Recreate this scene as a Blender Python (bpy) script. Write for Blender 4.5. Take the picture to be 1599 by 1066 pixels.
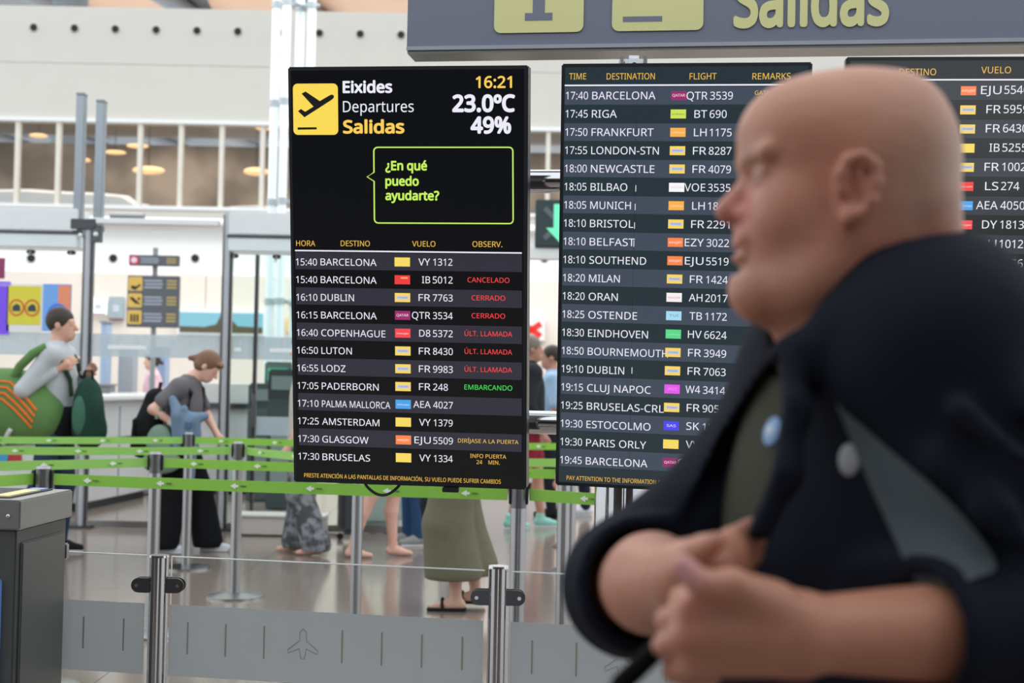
import bpy, bmesh, math, random, os
import numpy as np
from mathutils import Vector, Matrix
from mathutils.bvhtree import BVHTree
random.seed(7); rng = np.random.default_rng(7)
S = bpy.context.scene; COL = S.collection
for o in list(bpy.data.objects): bpy.data.objects.remove(o)

# ------------------------------------------------------------------ camera
FPX, ROLL, CAMH = 2220.8, .02, 1.36
PITCH = math.atan(61 / FPX)
def _pit(v):
    x, y, z = v; c, s = math.cos(PITCH), math.sin(PITCH)
    return Vector((x, y*c - z*s, y*s + z*c))
CR = _pit((math.cos(ROLL), 0, math.sin(ROLL))); CU = _pit((-math.sin(ROLL), 0, math.cos(ROLL))); CF = _pit((0, 1, 0))
CAM = Vector((0, 0, CAMH))
cd = bpy.data.cameras.new('camera'); cam = bpy.data.objects.new('camera', cd); COL.objects.link(cam)
cam.matrix_world = Matrix(((CR.x, CU.x, -CF.x, 0), (CR.y, CU.y, -CF.y, 0), (CR.z, CU.z, -CF.z, CAMH), (0, 0, 0, 1)))
cd.sensor_width = 36; cd.lens = 50; cd.clip_end = 300
cd.dof.use_dof = True; cd.dof.focus_distance = 4.17; cd.dof.aperture_fstop = 4.0
S.camera = cam
# ------------------------------------------------------------------ light
w = bpy.data.worlds.new('World'); S.world = w; w.use_nodes = True
bg = w.node_tree.nodes['Background']; bg.inputs[0].default_value = (.90, .96, 1, 1); bg.inputs[1].default_value = 1.55
S.view_settings.view_transform = 'Standard'; S.view_settings.look = 'None'
S.view_settings.exposure = 0.0; S.view_settings.gamma = 1; S.view_settings.use_curve_mapping = False
S.cycles.max_bounces = 10; S.cycles.transparent_max_bounces = 24; S.cycles.use_denoising = True
def area(name, loc, size, sy, power, col, rot=(0, 0, 0)):
    l = bpy.data.lights.new(name, 'AREA'); l.shape = 'RECTANGLE'; l.size = size; l.size_y = sy; l.energy = power; l.color = col
    o = bpy.data.objects.new(name, l); o.location = loc; o.rotation_euler = rot; COL.objects.link(o); return o
area('upper_room_lamp', (-4, 33.6, 7.45), 18, 5, 620, (1, .90, .80))
area('desk_hall_lamp', (-2, 18.5, 8.5), 14, 5, 950, (1, .97, .92))  # added fill light to brighten the inner wall and desks

# ------------------------------------------------------------------ pixel helpers (layout only)
def ray(px, py): return (CR*(px-799.5) + CU*(533-py) + CF*FPX)
def at(px, py, Y):
    d = ray(px, py); return CAM + d*(Y/d.y)
def atz(px, py, z):
    d = ray(px, py); return CAM + d*((z-CAMH)/d.z)

# ------------------------------------------------------------------ materials
def srgb(c):
    return tuple(((v/255)/12.92 if v/255 <= .04045 else ((v/255+.055)/1.055)**2.4) for v in c)
MATS = {}
def mat(name, c, rough=.6, metal=0, var=.06, scale=8, emit=0, spec=.5, bump=0, attr=None):
    if name in MATS: return MATS[name]
    m = bpy.data.materials.new(name); m.use_nodes = True; nt = m.node_tree; b = nt.nodes['Principled BSDF']
    c = srgb(c)
    b.inputs['Roughness'].default_value = rough; b.inputs['Metallic'].default_value = metal
    b.inputs['Specular IOR Level'].default_value = spec
    tc = nt.nodes.new('ShaderNodeTexCoord'); n = nt.nodes.new('ShaderNodeTexNoise'); n.inputs['Scale'].default_value = scale
    n.inputs['Detail'].default_value = 3
    nt.links.new(tc.outputs['Object'], n.inputs['Vector'])
    mx = nt.nodes.new('ShaderNodeMix'); mx.data_type = 'RGBA'
    mx.inputs[6].default_value = tuple(v*(1-var) for v in c)+(1,); mx.inputs[7].default_value = tuple(min(1, v*(1+var)) for v in c)+(1,)
    nt.links.new(n.outputs['Fac'], mx.inputs[0])
    src = mx.outputs[2]
    if var >= .3:
        mr = nt.nodes.new('ShaderNodeMapRange'); mr.inputs[1].default_value = .42; mr.inputs[2].default_value = .58; nt.links.new(n.outputs['Fac'], mr.inputs[0]); nt.links.new(mr.outputs[0], mx.inputs[0])
    if attr:
        a = nt.nodes.new('ShaderNodeAttribute'); a.attribute_name = attr
        m2 = nt.nodes.new('ShaderNodeMix'); m2.data_type = 'RGBA'; m2.blend_type = 'MULTIPLY'; m2.inputs[0].default_value = 1
        nt.links.new(a.outputs['Color'], m2.inputs[6])
        g = nt.nodes.new('ShaderNodeMapRange'); g.inputs[3].default_value = 1-var; g.inputs[4].default_value = 1+var
        nt.links.new(n.outputs['Fac'], g.inputs[0]); nt.links.new(g.outputs[0], m2.inputs[7]); src = m2.outputs[2]
    nt.links.new(src, b.inputs['Base Color'])
    if emit:
        b.inputs['Emission Color'].default_value = c+(1,); b.inputs['Emission Strength'].default_value = emit
    if bump:
        bp = nt.nodes.new('ShaderNodeBump'); bp.inputs['Strength'].default_value = bump; bp.inputs['Distance'].default_value = .01
        nt.links.new(n.outputs['Fac'], bp.inputs['Height']); nt.links.new(bp.outputs[0], b.inputs['Normal'])
    MATS[name] = m; return m
def emis(name, c, s=1.0):          # lit screen graphics
    if name in MATS: return MATS[name]
    m = bpy.data.materials.new(name); m.use_nodes = True; b = m.node_tree.nodes['Principled BSDF']; c = srgb(c)
    b.inputs['Base Color'].default_value = (.01, .01, .01, 1); b.inputs['Roughness'].default_value = .25
    b.inputs['Emission Color'].default_value = c+(1,); b.inputs['Emission Strength'].default_value = s
    MATS[name] = m; return m
def glass(name, tint=(1, 1, 1), refl=.08):
    if name in MATS: return MATS[name]
    m = bpy.data.materials.new(name); m.use_nodes = True; nt = m.node_tree; nt.nodes.clear()
    o = nt.nodes.new('ShaderNodeOutputMaterial'); t = nt.nodes.new('ShaderNodeBsdfTransparent'); g = nt.nodes.new('ShaderNodeBsdfGlossy')
    t.inputs[0].default_value = tint+(1,); g.inputs['Roughness'].default_value = .02
    f = nt.nodes.new('ShaderNodeLayerWeight'); f.inputs[0].default_value = refl
    x = nt.nodes.new('ShaderNodeMixShader')
    nt.links.new(f.outputs['Fresnel'], x.inputs[0]); nt.links.new(t.outputs[0], x.inputs[1]); nt.links.new(g.outputs[0], x.inputs[2]); nt.links.new(x.outputs[0], o.inputs[0])
    MATS[name] = m; return m
def film(name, c, a):
    if name in MATS: return MATS[name]
    m = bpy.data.materials.new(name); m.use_nodes = True; nt = m.node_tree; nt.nodes.clear(); c = srgb(c)
    o = nt.nodes.new('ShaderNodeOutputMaterial'); t = nt.nodes.new('ShaderNodeBsdfTransparent'); d = nt.nodes.new('ShaderNodeBsdfDiffuse'); tl = nt.nodes.new('ShaderNodeBsdfTranslucent')
    d.inputs[0].default_value = c+(1,); tl.inputs[0].default_value = c+(1,)
    x1 = nt.nodes.new('ShaderNodeMixShader'); x1.inputs[0].default_value = .5; x = nt.nodes.new('ShaderNodeMixShader'); x.inputs[0].default_value = a
    nt.links.new(d.outputs[0], x1.inputs[1]); nt.links.new(tl.outputs[0], x1.inputs[2]); nt.links.new(t.outputs[0], x.inputs[1]); nt.links.new(x1.outputs[0], x.inputs[2]); nt.links.new(x.outputs[0], o.inputs[0])
    MATS[name] = m; return m

CHROME = mat('polished_steel', (190, 190, 192), .12, 1, .03)
STEEL = mat('brushed_steel', (165, 165, 167), .28, 1, .05)
DSTEEL = mat('dark_steel', (95, 96, 100), .35, 1, .05)
WHITE = mat('white_paint', (238, 240, 240), .35, 0, .02)
CREAM = mat('cream_wall', (216, 212, 204), .7, 0, .03, 2)
GREY = mat('grey_paint', (150, 154, 158), .5)
BLACK = mat('black_plastic', (22, 24, 27), .4)
GLASS = glass('clear_glass', (.97, .985, .98), .12)
DGLASS = glass('door_glass', (.90, .96, .94), .15)

# ------------------------------------------------------------------ object helpers
def link(name, me, m=None, parent=None):
    o = bpy.data.objects.new(name, me); COL.objects.link(o)
    if m and not me.materials: me.materials.append(m)
    if parent: o.parent = parent
    return o
def tag(o, label=None, cat=None, group=None, kind=None):
    if label: o['label'] = label
    if cat: o['category'] = cat
    if group: o['group'] = group
    if kind: o['kind'] = kind
    return o
def thing(name, label, cat, loc=(0, 0, 0), rz=0, group=None):
    o = bpy.data.objects.new(name, None); COL.objects.link(o); o.location = loc; o.rotation_euler = (0, 0, rz); o.empty_display_size = .1
    return tag(o, label, cat, group)
class G:
    """collects shapes into one mesh"""
    def __init__(s): s.b = bmesh.new()
    def box(s, c, d, rz=0, bev=0):
        m = Matrix.Translation(c) @ Matrix.Rotation(rz, 4, 'Z') @ Matrix.Diagonal((d[0], d[1], d[2], 1))
        r = bmesh.ops.create_cube(s.b, size=1, matrix=m)
        if bev: bmesh.ops.bevel(s.b, geom=list({e for v in r['verts'] for e in v.link_edges}), offset=bev, segments=2, affect='EDGES')
        return s
    def cyl(s, a, b, r, n=24, r2=None):
        a = Vector(a); b = Vector(b); d = b-a; q = d.to_track_quat('Z', 'Y').to_matrix().to_4x4()
        bmesh.ops.create_cone(s.b, cap_ends=True, segments=n, radius1=r, radius2=r if r2 is None else r2, depth=d.length, matrix=Matrix.Translation((a+b)/2) @ q); return s
    def sph(s, c, r, sc=(1, 1, 1), n=16):
        bmesh.ops.create_uvsphere(s.b, u_segments=n, v_segments=n//2, radius=r, matrix=Matrix.Translation(c) @ Matrix.Diagonal((sc[0], sc[1], sc[2], 1))); return s
    def poly(s, pts, t, axis=1, off=0):
        """extruded polygon; pts (u,v) in x,z; thickness t along y from off"""
        a = [s.b.verts.new((u, off, v)) for u, v in pts]; b = [s.b.verts.new((u, off+t, v)) for u, v in pts]; n = len(pts)
        s.b.faces.new(a); s.b.faces.new(b[::-1])
        for i in range(n): s.b.faces.new((a[i], b[i], b[(i+1) % n], a[(i+1) % n]))
        return s
    def rr(s, cx, cz, w, h, r, t, off=0, n=5):
        P = []
        for qx, qz, a0 in ((1, 1, 0), (-1, 1, 90), (-1, -1, 180), (1, -1, 270)):
            for k in range(n+1):
                a = math.radians(a0+90*k/n); P.append((cx+qx*(w/2-r)+r*math.cos(a), cz+qz*(h/2-r)+r*math.sin(a)))
        return s.poly(P, t, off=off)
    def tube(s, pts, r, n=10, closed=False):
        pts = [Vector(p) for p in pts]; rings = []
        for i, p in enumerate(pts):
            d = (pts[min(i+1, len(pts)-1)]-pts[max(i-1, 0)]).normalized(); q = d.to_track_quat('Z', 'Y').to_matrix()
            rings.append([s.b.verts.new(p + q @ Vector((r*math.cos(a), r*math.sin(a), 0))) for a in [2*math.pi*k/n for k in range(n)]])
        for A, B in zip(rings, rings[1:]):
            for k in range(n): s.b.faces.new((A[k], A[(k+1) % n], B[(k+1) % n], B[k]))
        s.b.faces.new(rings[0][::-1]); s.b.faces.new(rings[-1]); return s
    def out(s, name, m, parent=None, smooth=True):
        bmesh.ops.recalc_face_normals(s.b, faces=s.b.faces)
        me = bpy.data.meshes.new(name); s.b.to_mesh(me); s.b.free(); me.materials.append(m)
        if smooth:
            me.shade_smooth()
            me.set_sharp_from_angle(angle=math.radians(38))
        return link(name, me, m, parent)
def struct(o): o['kind'] = 'structure'; return o
# fonts: Blender's own bundled sans, with the built-in one as fallback
try: FONT = bpy.data.fonts.load(os.path.join(bpy.utils.system_resource('DATAFILES'), 'fonts', 'NotoSansHebrew-Regular.woff2'))
except Exception: FONT = None
TC = {}
def text_geo(s, bold):
    k = (s, bold)
    if k in TC: return TC[k]
    c = bpy.data.curves.new('t', 'FONT'); c.body = s; c.size = 1; c.resolution_u = 3
    if FONT: c.font = FONT
    o = bpy.data.objects.new('t', c); COL.objects.link(o)
    me = bpy.data.meshes.new_from_object(o.evaluated_get(bpy.context.evaluated_depsgraph_get()))
    bpy.data.objects.remove(o); bpy.data.curves.remove(c)
    if bold > .012:        # heavier weight: the same letters laid side by side
        bm = bmesh.new(); dirs = [(math.cos(math.pi*q/4), math.sin(math.pi*q/4)) for q in range(8)] if bold > .02 else [(-1, 0), (1, 0), (0, 1), (0, -1)]
        for dx, dy in dirs:
            n0 = len(bm.verts); bm.from_mesh(me); bm.verts.ensure_lookup_table()
            for v in bm.verts[n0:]: v.co.x += dx*bold; v.co.y += dy*bold; v.co.z = (dirs.index((dx, dy))+1)*4e-5
        bm.to_mesh(me); bm.free()
    co = np.empty(len(me.vertices)*3); me.vertices.foreach_get('co', co); co = co.reshape(-1, 3)
    TC[k] = (me, co); return TC[k]
for _s in ('H',): CAPH = text_geo(_s, 0)[1][:, 1].max()
def text(name, s, u0, v0, cap, m, parent, width=None, fac=None, align='L', bold=0.0, y=-.0012, skew=0):
    """flat print: baseline at v0; cap height cap; width fixes total width, fac the horizontal factor"""
    me, co = text_geo(s, bold); me = me.copy(); c = co.copy(); sc = cap/CAPH
    x0, x1 = c[:, 0].min(), c[:, 0].max()
    fx = sc*(fac or 1) if width is None else width/(x1-x0)
    W = (x1-x0)*fx; off = {'L': 0, 'C': -W/2, 'R': -W}[align]
    q = np.stack([(c[:, 0]-x0)*fx+off+u0, y-c[:, 2], c[:, 1]*sc+v0], 1)
    me.vertices.foreach_set('co', q.ravel()); me.materials.clear(); me.materials.append(m); me.update()
    return link(name, me, m, parent)

# ------------------------------------------------------------------ SDF modelling (numpy) + surface nets
class SDF:
    def __init__(s, lo, hi, res, k=.02):
        s.lo = np.array(lo, float); s.res = res; s.k = k
        s.n = np.ceil((np.array(hi)-s.lo)/res).astype(int)+1
        s.D = np.full(s.n, .12, np.float32)
    def _win(s, lo, hi):
        a = np.clip(np.floor((np.array(lo)-s.lo)/s.res).astype(int), 0, s.n); b = np.clip(np.ceil((np.array(hi)-s.lo)/s.res).astype(int)+1, 0, s.n)
        sl = tuple(slice(p, q) for p, q in zip(a, b))
        g = [(s.lo[i]+s.res*np.arange(a[i], b[i])).astype(np.float32) for i in range(3)]
        return sl, (g[0][:, None, None], g[1][None, :, None], g[2][None, None, :])
    def _mix(s, sl, d, k, sub):
        D = s.D[sl]
        if D.size == 0: return
        k = s.k if k is None else k
        if sub:
            h = np.clip(.5-.5*(D+d)/k, 0, 1); s.D[sl] = D*(1-h)+(-d)*h+k*h*(1-h)
        else:
            h = np.clip(.5+.5*(D-d)/k, 0, 1); s.D[sl] = D*(1-h)+d*h-k*h*(1-h)
    def cone(s, a, b, ra, rb, k=None, sub=False, sc=None):
        a = np.array(a, float); b = np.array(b, float); R = max(ra, rb)+.06
        sl, (X, Y, Z) = s._win(np.minimum(a, b)-R, np.maximum(a, b)+R)
        ab = b-a; L = max((ab**2).sum(), 1e-9)
        px, py, pz = X-a[0], Y-a[1], Z-a[2]
        t = np.clip((px*ab[0]+py*ab[1]+pz*ab[2])/L, 0, 1)
        d = np.sqrt((px-t*ab[0])**2+(py-t*ab[1])**2+(pz-t*ab[2])**2)-(ra+(rb-ra)*t)
        s._mix(sl, d, k, sub); return s
    def ell(s, c, r, k=None, sub=False, M=None):
        c = np.array(c, float); r = np.array(r, float); R = r.max()+.06
        sl, (X, Y, Z) = s._win(c-R, c+R)
        x, y, z = X-c[0], Y-c[1], Z-c[2]
        if M is not None:
            m = np.array(M)     # rows: local axes
            x, y, z = (m[0][0]*x+m[0][1]*y+m[0][2]*z), (m[1][0]*x+m[1][1]*y+m[1][2]*z), (m[2][0]*x+m[2][1]*y+m[2][2]*z)
        k0 = np.sqrt((x/r[0])**2+(y/r[1])**2+(z/r[2])**2); k1 = np.sqrt((x/r[0]**2)**2+(y/r[1]**2)**2+(z/r[2]**2)**2)+1e-6
        s._mix(sl, k0*(k0-1)/k1, k, sub); return s
    def half(s, p, n, k=.004):     # cut away where (x-p).n > 0
        n = np.array(n, float); n /= np.linalg.norm(n)
        sl, (X, Y, Z) = s._win(s.lo, s.lo+s.n*s.res)
        d = -((X-p[0])*n[0]+(Y-p[1])*n[1]+(Z-p[2])*n[2]); s._mix(sl, d, k, True); return s
    def chain(s, pts, rs, k=None, sub=False):
        for i in range(len(pts)-1): s.cone(pts[i], pts[i+1], rs[i], rs[i+1], k, sub)
        return s
    def mesh(s, name, m, parent=None, colfn=None, smooth=1):
        D = np.pad(s.D, 1, constant_values=.1); lo = s.lo-s.res; ins = D < 0; n = np.array(D.shape)-1
        cnt = np.zeros(n, np.int16)
        for dx in (0, 1):
            for dy in (0, 1):
                for dz in (0, 1): cnt += ins[dx:n[0]+dx, dy:n[1]+dy, dz:n[2]+dz]
        act = np.argwhere((cnt > 0) & (cnt < 8)); idx = np.full(n, -1, np.int64); idx[tuple(act.T)] = np.arange(len(act))
        acc = np.zeros((len(act), 3)); c = np.zeros(len(act))
        cs = [(i, j, k) for i in (0, 1) for j in (0, 1) for k in (0, 1)]
        for A in cs:
            for ax in range(3):
                if A[ax]: continue
                B = list(A); B[ax] = 1
                va = D[tuple((act+A).T)]; vb = D[tuple((act+B).T)]; f = (va < 0) != (vb < 0)
                t = np.where(f, va/np.where(f, va-vb, 1), 0); p = np.array(A)+np.zeros((len(act), 3)); p[:, ax] += t
                acc[f] += p[f]; c[f] += 1
        V = lo+(act+acc/c[:, None])*s.res
        Q = []
        for ax in range(3):
            sh = [0, 0, 0]; sh[ax] = 1; b, d = [(1, 2), (2, 0), (0, 1)][ax]
            m0 = ins[:n[0]+1-sh[0], :n[1]+1-sh[1], :n[2]+1-sh[2]]; m1 = ins[sh[0]:, sh[1]:, sh[2]:]
            e = np.argwhere(m0 != m1); e = e[(e[:, b] > 0) & (e[:, d] > 0) & (e[:, b] < n[b]) & (e[:, d] < n[d]) & (e[:, ax] < n[ax])]
            eb = np.zeros(3, int); eb[b] = 1; ed = np.zeros(3, int); ed[d] = 1
            q = np.stack([idx[tuple((e-eb-ed).T)], idx[tuple((e-ed).T)], idx[tuple(e.T)], idx[tuple((e-eb).T)]], 1)
            fl = ~m0[tuple(e.T)]; q[fl] = q[fl][:, ::-1]; Q.append(q)
        Q = np.concatenate(Q); Q = Q[(Q >= 0).all(1)]
        off = np.array(parent.location) if parent else np.zeros(3)
        if smooth:      # one Laplacian pass
            for _ in range(smooth):
                sm = np.zeros_like(V); cc = np.zeros(len(V))
                for a_, b_ in ((0, 1), (1, 2), (2, 3), (3, 0)):
                    np.add.at(sm, Q[:, a_], V[Q[:, b_]]); np.add.at(cc, Q[:, a_], 1); np.add.at(sm, Q[:, b_], V[Q[:, a_]]); np.add.at(cc, Q[:, b_], 1)
                V = V*.5+.5*sm/np.maximum(cc, 1)[:, None]
        me = bpy.data.meshes.new(name); me.from_pydata((V-off).tolist(), [], Q.tolist()); me.shade_smooth()
        if colfn is not None:
            ca = me.color_attributes.new('Col', 'FLOAT_COLOR', 'POINT'); C = np.ones((len(V), 4)); C[:, :3] = colfn(V); ca.data.foreach_set('color', C.ravel())
        me.materials.append(m); s.V, s.Q = V, Q
        return link(name, me, m, parent)

# ================================================================== SETTING
FLOORM = mat('polished_stone_floor', (140, 126, 118), .14, 0, .10, 3.5, spec=.5)
GROUT = mat('floor_joint', (128, 119, 113), .4)
fl = struct(G().box((0, 10, -.06), (44, 60, .1)).out('floor', GROUT, smooth=False))
slab = None
for i in range(-6, 6):
    for j in range(0, 12):
        if slab is None:
            slab = G().box((0, 0, 0), (1.797, 1.797, .012), bev=.0006).out('floor_slab', FLOORM, fl); o = slab
        else:
            o = slab.copy(); COL.objects.link(o)
        o.location = (i*1.8+.9, j*1.8+.9, -.006)
g = G()
for x0, x1, y0, y1 in ((-22, -10.8, -20, 40), (10.8, 22, -20, 40), (-10.8, 10.8, -20, 0), (-10.8, 10.8, 21.6, 40)):
    g.box(((x0+x1)/2, (y0+y1)/2, -.006), (x1-x0-.006, y1-y0-.006, .012))
o = g.out('floor_outer', FLOORM, fl, smooth=False)

# tall wall at the back, at Y = 30, above and below a glazed band
SB = 2220.8/30
wb = struct(G().box((0, 30.2, 2.4), (34, .4, 4.86)).out('wall_back', CREAM, smooth=False))
PANEL = mat('cream_panel', (212, 208, 200), .7, 0, .025, 1.5)
for z0, z1 in ((6.72, 7.897), (7.90, 9.06)):
    G().box((0, 30.15, (z0+z1)/2), (34, .3, z1-z0-.004), bev=.004).out('wall_panel', PANEL, wb)
G().box((0, 30.3, 9.10), (34, .4, .08), bev=.02).out('coping', PANEL, wb)
hole = mat('dark_recess', (14, 15, 17), .6)
z46 = at(245, 47, 30).z; x0 = at(53, 47, 30).x
first = None
for i in range(-6, 24):
    if first is None:
        bmr = bmesh.new()
        r0, r1 = .105, .085; N = 20; A = []; B = []; C_ = []
        for k in range(N):
            a = 2*math.pi*k/N; ca, sa = math.cos(a), math.sin(a)
            A.append(bmr.verts.new((r0*ca, 0, r0*sa))); B.append(bmr.verts.new((r1*ca, -.03, r1*sa))); C_.append(bmr.verts.new((.07*ca, 0, .07*sa)))
        for k in range(N):
            k2 = (k+1) % N; bmr.faces.new((A[k], A[k2], B[k2], B[k])); bmr.faces.new((B[k], B[k2], C_[k2], C_[k]))
        gg = G(); gg.b.free(); gg.b = bmr; first = o = gg.out('jet_nozzle', CREAM, wb)
        core = G().cyl((0, -.004, 0), (0, -.024, 0), .074, 20).out('nozzle_core', hole, first)
    else:
        o = first.copy(); COL.objects.link(o); c = core.copy(); COL.objects.link(c); c.parent = o
    o.location = (x0+i*.866, 29.996, z46)
# glazed band
wbz0, wbz1 = 4.83, 6.72
win = struct(G().box((0, 30.1, wbz0+.03), (34, .3, .08)).box((0, 30.1, wbz1-.03), (34, .3, .08)).out('window_1', WHITE, smooth=False))
MUL = mat('mullion_cream', (225, 220, 208), .5)
p = None
xm = at(25, 260, 30).x
for i in range(-6, 26):
    if p is None: p = o = G().box((0, 0, 0), (.09, .16, wbz1-wbz0-.12)).out('mullion', MUL, win); pg = q = G().box((.433, 0, 0), (.78, .012, wbz1-wbz0-.12)).out('pane', glass('band_glass', (.92, .93, .93), .15), win)
    else:
        o = p.copy(); COL.objects.link(o); q = pg.copy(); COL.objects.link(q)
    o.location = q.location = (xm+i*.866, 30.1, (wbz0+wbz1)/2)
# room behind the band
BROWN = mat('brown_room_wall', (158, 146, 134), .7, 0, .35, .5)
wr = struct(G().box((0, 37, 5.8), (34, .2, 3)).out('wall_upper_room', BROWN, smooth=False))
struct(G().box((0, 33.6, 4.7), (34, 6.6, .2)).out('floor_upper_room', mat('upper_floor', (120, 112, 104), .4), smooth=False))
struct(G().box((0, 33.6, 7.6), (34, 6.6, .2)).out('ceiling_upper_room', mat('upper_ceiling', (170, 160, 148), .6), smooth=False))
for k, (px, py, wd) in enumerate(((215, 228, 60), (232, 266, 90), (60, 212, 50), (180, 238, 60), (410, 200, 40), (400, 268, 70), (130, 250, 40))):
    c = at(px, py, 34.5)
    t = thing('pendant_lamp', ['warm lamp behind the upper window right of the tall fins', 'wide warm glowing shade low behind the fourth window bay', 'warm lamp behind the leftmost upper window', 'slim warm lamp behind the tall grey fins', 'warm lamp by the right window edge beside the white tubes', 'low warm shade behind the window beside the white tubes', 'small warm lamp behind the second window bay'][k], 'lamp', c)
    G().sph((0, 0, 0), .2, (wd/45, 1, .22 if wd < 70 else .5)).out('shade', mat('warm_shade', (250, 205, 150), .5, emit=.9), t)
    G().cyl((0, 0, .05), (0, 0, 7.5-c.z), .012, 8).out('rod', BLACK, t)
AW = mat('white_fabric_screen', (248, 252, 255), .5)  # white shapes stand for the bright reflections in the lower panes
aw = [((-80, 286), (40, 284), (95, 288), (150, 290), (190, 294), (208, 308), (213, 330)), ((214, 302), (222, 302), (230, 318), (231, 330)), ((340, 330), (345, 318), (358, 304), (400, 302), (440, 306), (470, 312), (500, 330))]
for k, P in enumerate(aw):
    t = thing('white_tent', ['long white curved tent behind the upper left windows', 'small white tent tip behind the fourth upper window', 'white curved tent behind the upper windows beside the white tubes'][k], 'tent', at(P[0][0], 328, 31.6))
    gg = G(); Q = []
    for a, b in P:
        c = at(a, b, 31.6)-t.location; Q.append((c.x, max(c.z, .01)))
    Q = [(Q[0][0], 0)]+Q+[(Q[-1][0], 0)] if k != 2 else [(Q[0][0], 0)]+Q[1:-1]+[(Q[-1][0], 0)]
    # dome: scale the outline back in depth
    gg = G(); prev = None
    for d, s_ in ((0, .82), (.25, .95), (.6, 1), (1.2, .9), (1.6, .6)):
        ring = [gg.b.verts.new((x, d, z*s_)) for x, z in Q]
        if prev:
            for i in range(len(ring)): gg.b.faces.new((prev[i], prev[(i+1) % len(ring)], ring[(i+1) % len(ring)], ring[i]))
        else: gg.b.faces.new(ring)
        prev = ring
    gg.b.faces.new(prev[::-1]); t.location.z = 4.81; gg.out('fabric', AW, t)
# roof far beyond
WOOD = mat('roof_wood', (214, 172, 142), .6, 0, .1, 1)
RG = mat('roof_grey', (128, 128, 130), .6)
rf = struct(G().box((0, 62, 16.3), (90, 64, .3)).out('ceiling', RG, smooth=False))
bd = None
for i in range(-3, 5):
    for j in range(7):
        gg = G().box((0, 0, 0), (4.5, 7.6, .12), bev=.03) if bd is None else None
        if gg: bd = o = gg.out('roof_panel', WOOD, rf)
        else: o = bd.copy(); COL.objects.link(o)
        o.location = (i*4.9+(j % 2)*.6-1.0, 34+j*8, 16.05); o.rotation_euler.z = .10*(-1)**i
for i in range(-8, 9):
    G().cyl((i*5-3, 31, 15.6), (i*5+9, 90, 15.6), .35, 12).out('roof_beam', mat('roof_steel', (120, 120, 124), .45), rf)
t = thing('round_column', 'thick grey round column rising behind the cream wall top left', 'column', (at(110, 9, 42).x, 42, 0))
G().cyl((0, 0, 0), (0, 0, 15.9), .52, 32).out('shaft', mat('column_grey', (150, 160, 168), .4), t); G().cyl((0, 0, 15.5), (0, 0, 15.9), .6, 32, .8).out('capital', GREY, t)

# lower white wall behind the passage, at Y = 22
WARMW = mat('white_hall_wall', (248, 248, 247), .5, 0, .015)
ws = struct(G().box((0, 22.2, 1.84), (30, .4, 3.62)).out('wall_inner', WARMW, smooth=False))
G().box((0, 22.1, 3.70), (30.2, .7, .10), bev=.02).out('coping', WHITE, ws)
BEI = mat('beige_cladding', (232, 220, 210), .55, 0, .04)
for i in range(-7, 8):
    G().box((i*1.9, 21.985, 1.47), (1.885, .04, 2.86), bev=.004).out('cladding_panel', BEI, ws)
f2 = None
for px in (49, 177, 305, 433, 561, 850):
    c = at(px, 403, 22)
    f2 = G().cyl((c.x, 22.01, c.z), (c.x, 21.975, c.z), .06, 20).out('jet_nozzle', hole, ws)
# added out of view: slab shades the man, dark walls darken the display reflections
struct(G().box((0, -8.2, 4.3), (30, 14, .3)).out('ceiling_gallery', mat('gallery_soffit', (200, 198, 194), .7), smooth=False))
struct(G().box((-8.5, -14, 2.1), (14, .3, 4.2)).out('wall_rear_left', mat('dark_stone', (62, 62, 66), .6), smooth=False))
struct(G().box((9.5, -14, 2.1), (12, .3, 4.2)).out('wall_rear_right', mat('dark_stone', (62, 62, 66), .6), smooth=False))

# ================================================================== GLAZED PARTITION at Y = 12.5
YP = 12.5
def P(px, py, Y=YP): return at(px, py, Y)
def steel_post(px, label, top):
    b = atz(px, 825, 0); X = P(px, 600).x; t = thing('steel_post', label, 'post', (X, YP, 0))
    w_ = .085
    G().box((0, 0, top/2), (w_*.55, w_, top), bev=.008).out('shaft', mat('post_satin', (196, 200, 206), .38, .45), t)
    G().box((-.035, .0, top/2), (.02, .07, top-.02), bev=.004).out('edge_strip', STEEL, t)
    G().box((.035, .0, top/2), (.02, .07, top-.02), bev=.004).out('edge_strip', DSTEEL, t)
    G().box((0, 0, .01), (.2, .2, .02), bev=.004).out('foot_plate', DSTEEL, t)
    return t
steel_post(133, 'steel post below the two tall grey fins', 2.66)
steel_post(351, 'steel post right of the bowed woman', 2.78)
steel_post(700, 'steel post of the glass wall hidden behind the left display', 2.78)
steel_post(-190, 'steel post at the far left end of the glass wall', 2.78)
for px, y0, y1, lb in ((122, 150, 362, 'taller left grey fin above the steel post'), (153.5, 161, 357, 'shorter right grey fin above the steel post')):
    a, b = P(px, y0), P(px, y1); t = thing('tall_fin', lb, 'fin', (b.x, YP, b.z))
    h_ = a.z-b.z; G().box((0, 0, h_/2), (.075, .09, h_), bev=.006).out('blade', mat('fin_grey', (160, 168, 176), .35, .6), t)
    G().box((0, 0, h_+.012), (.08, .095, .024), bev=.004).out('end_cap', GREY, t); G().box((0, .0, -.0), (.082, .1, .05), bev=.004).out('socket', DSTEEL, t)
a = P(133, 356); t = thing('fin_bracket', 'dark bracket box joining the grey fins to the steel post', 'bracket', (a.x, YP, a.z))
G().box((.0, -.05, .03), (.22, .03, .09), bev=.004).out('plate', DSTEEL, t); G().box((.115, -.02, -.06), (.075, .09, .13), bev=.006).out('box', mat('box_grey', (90, 98, 100), .5), t); G().sph((.115, -.068, -.06), .022).out('lamp', mat('lamp_white', (235, 240, 235), .3), t); G().sph((-.02, -.07, -.07), .02).out('bolt', WHITE, t)
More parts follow.
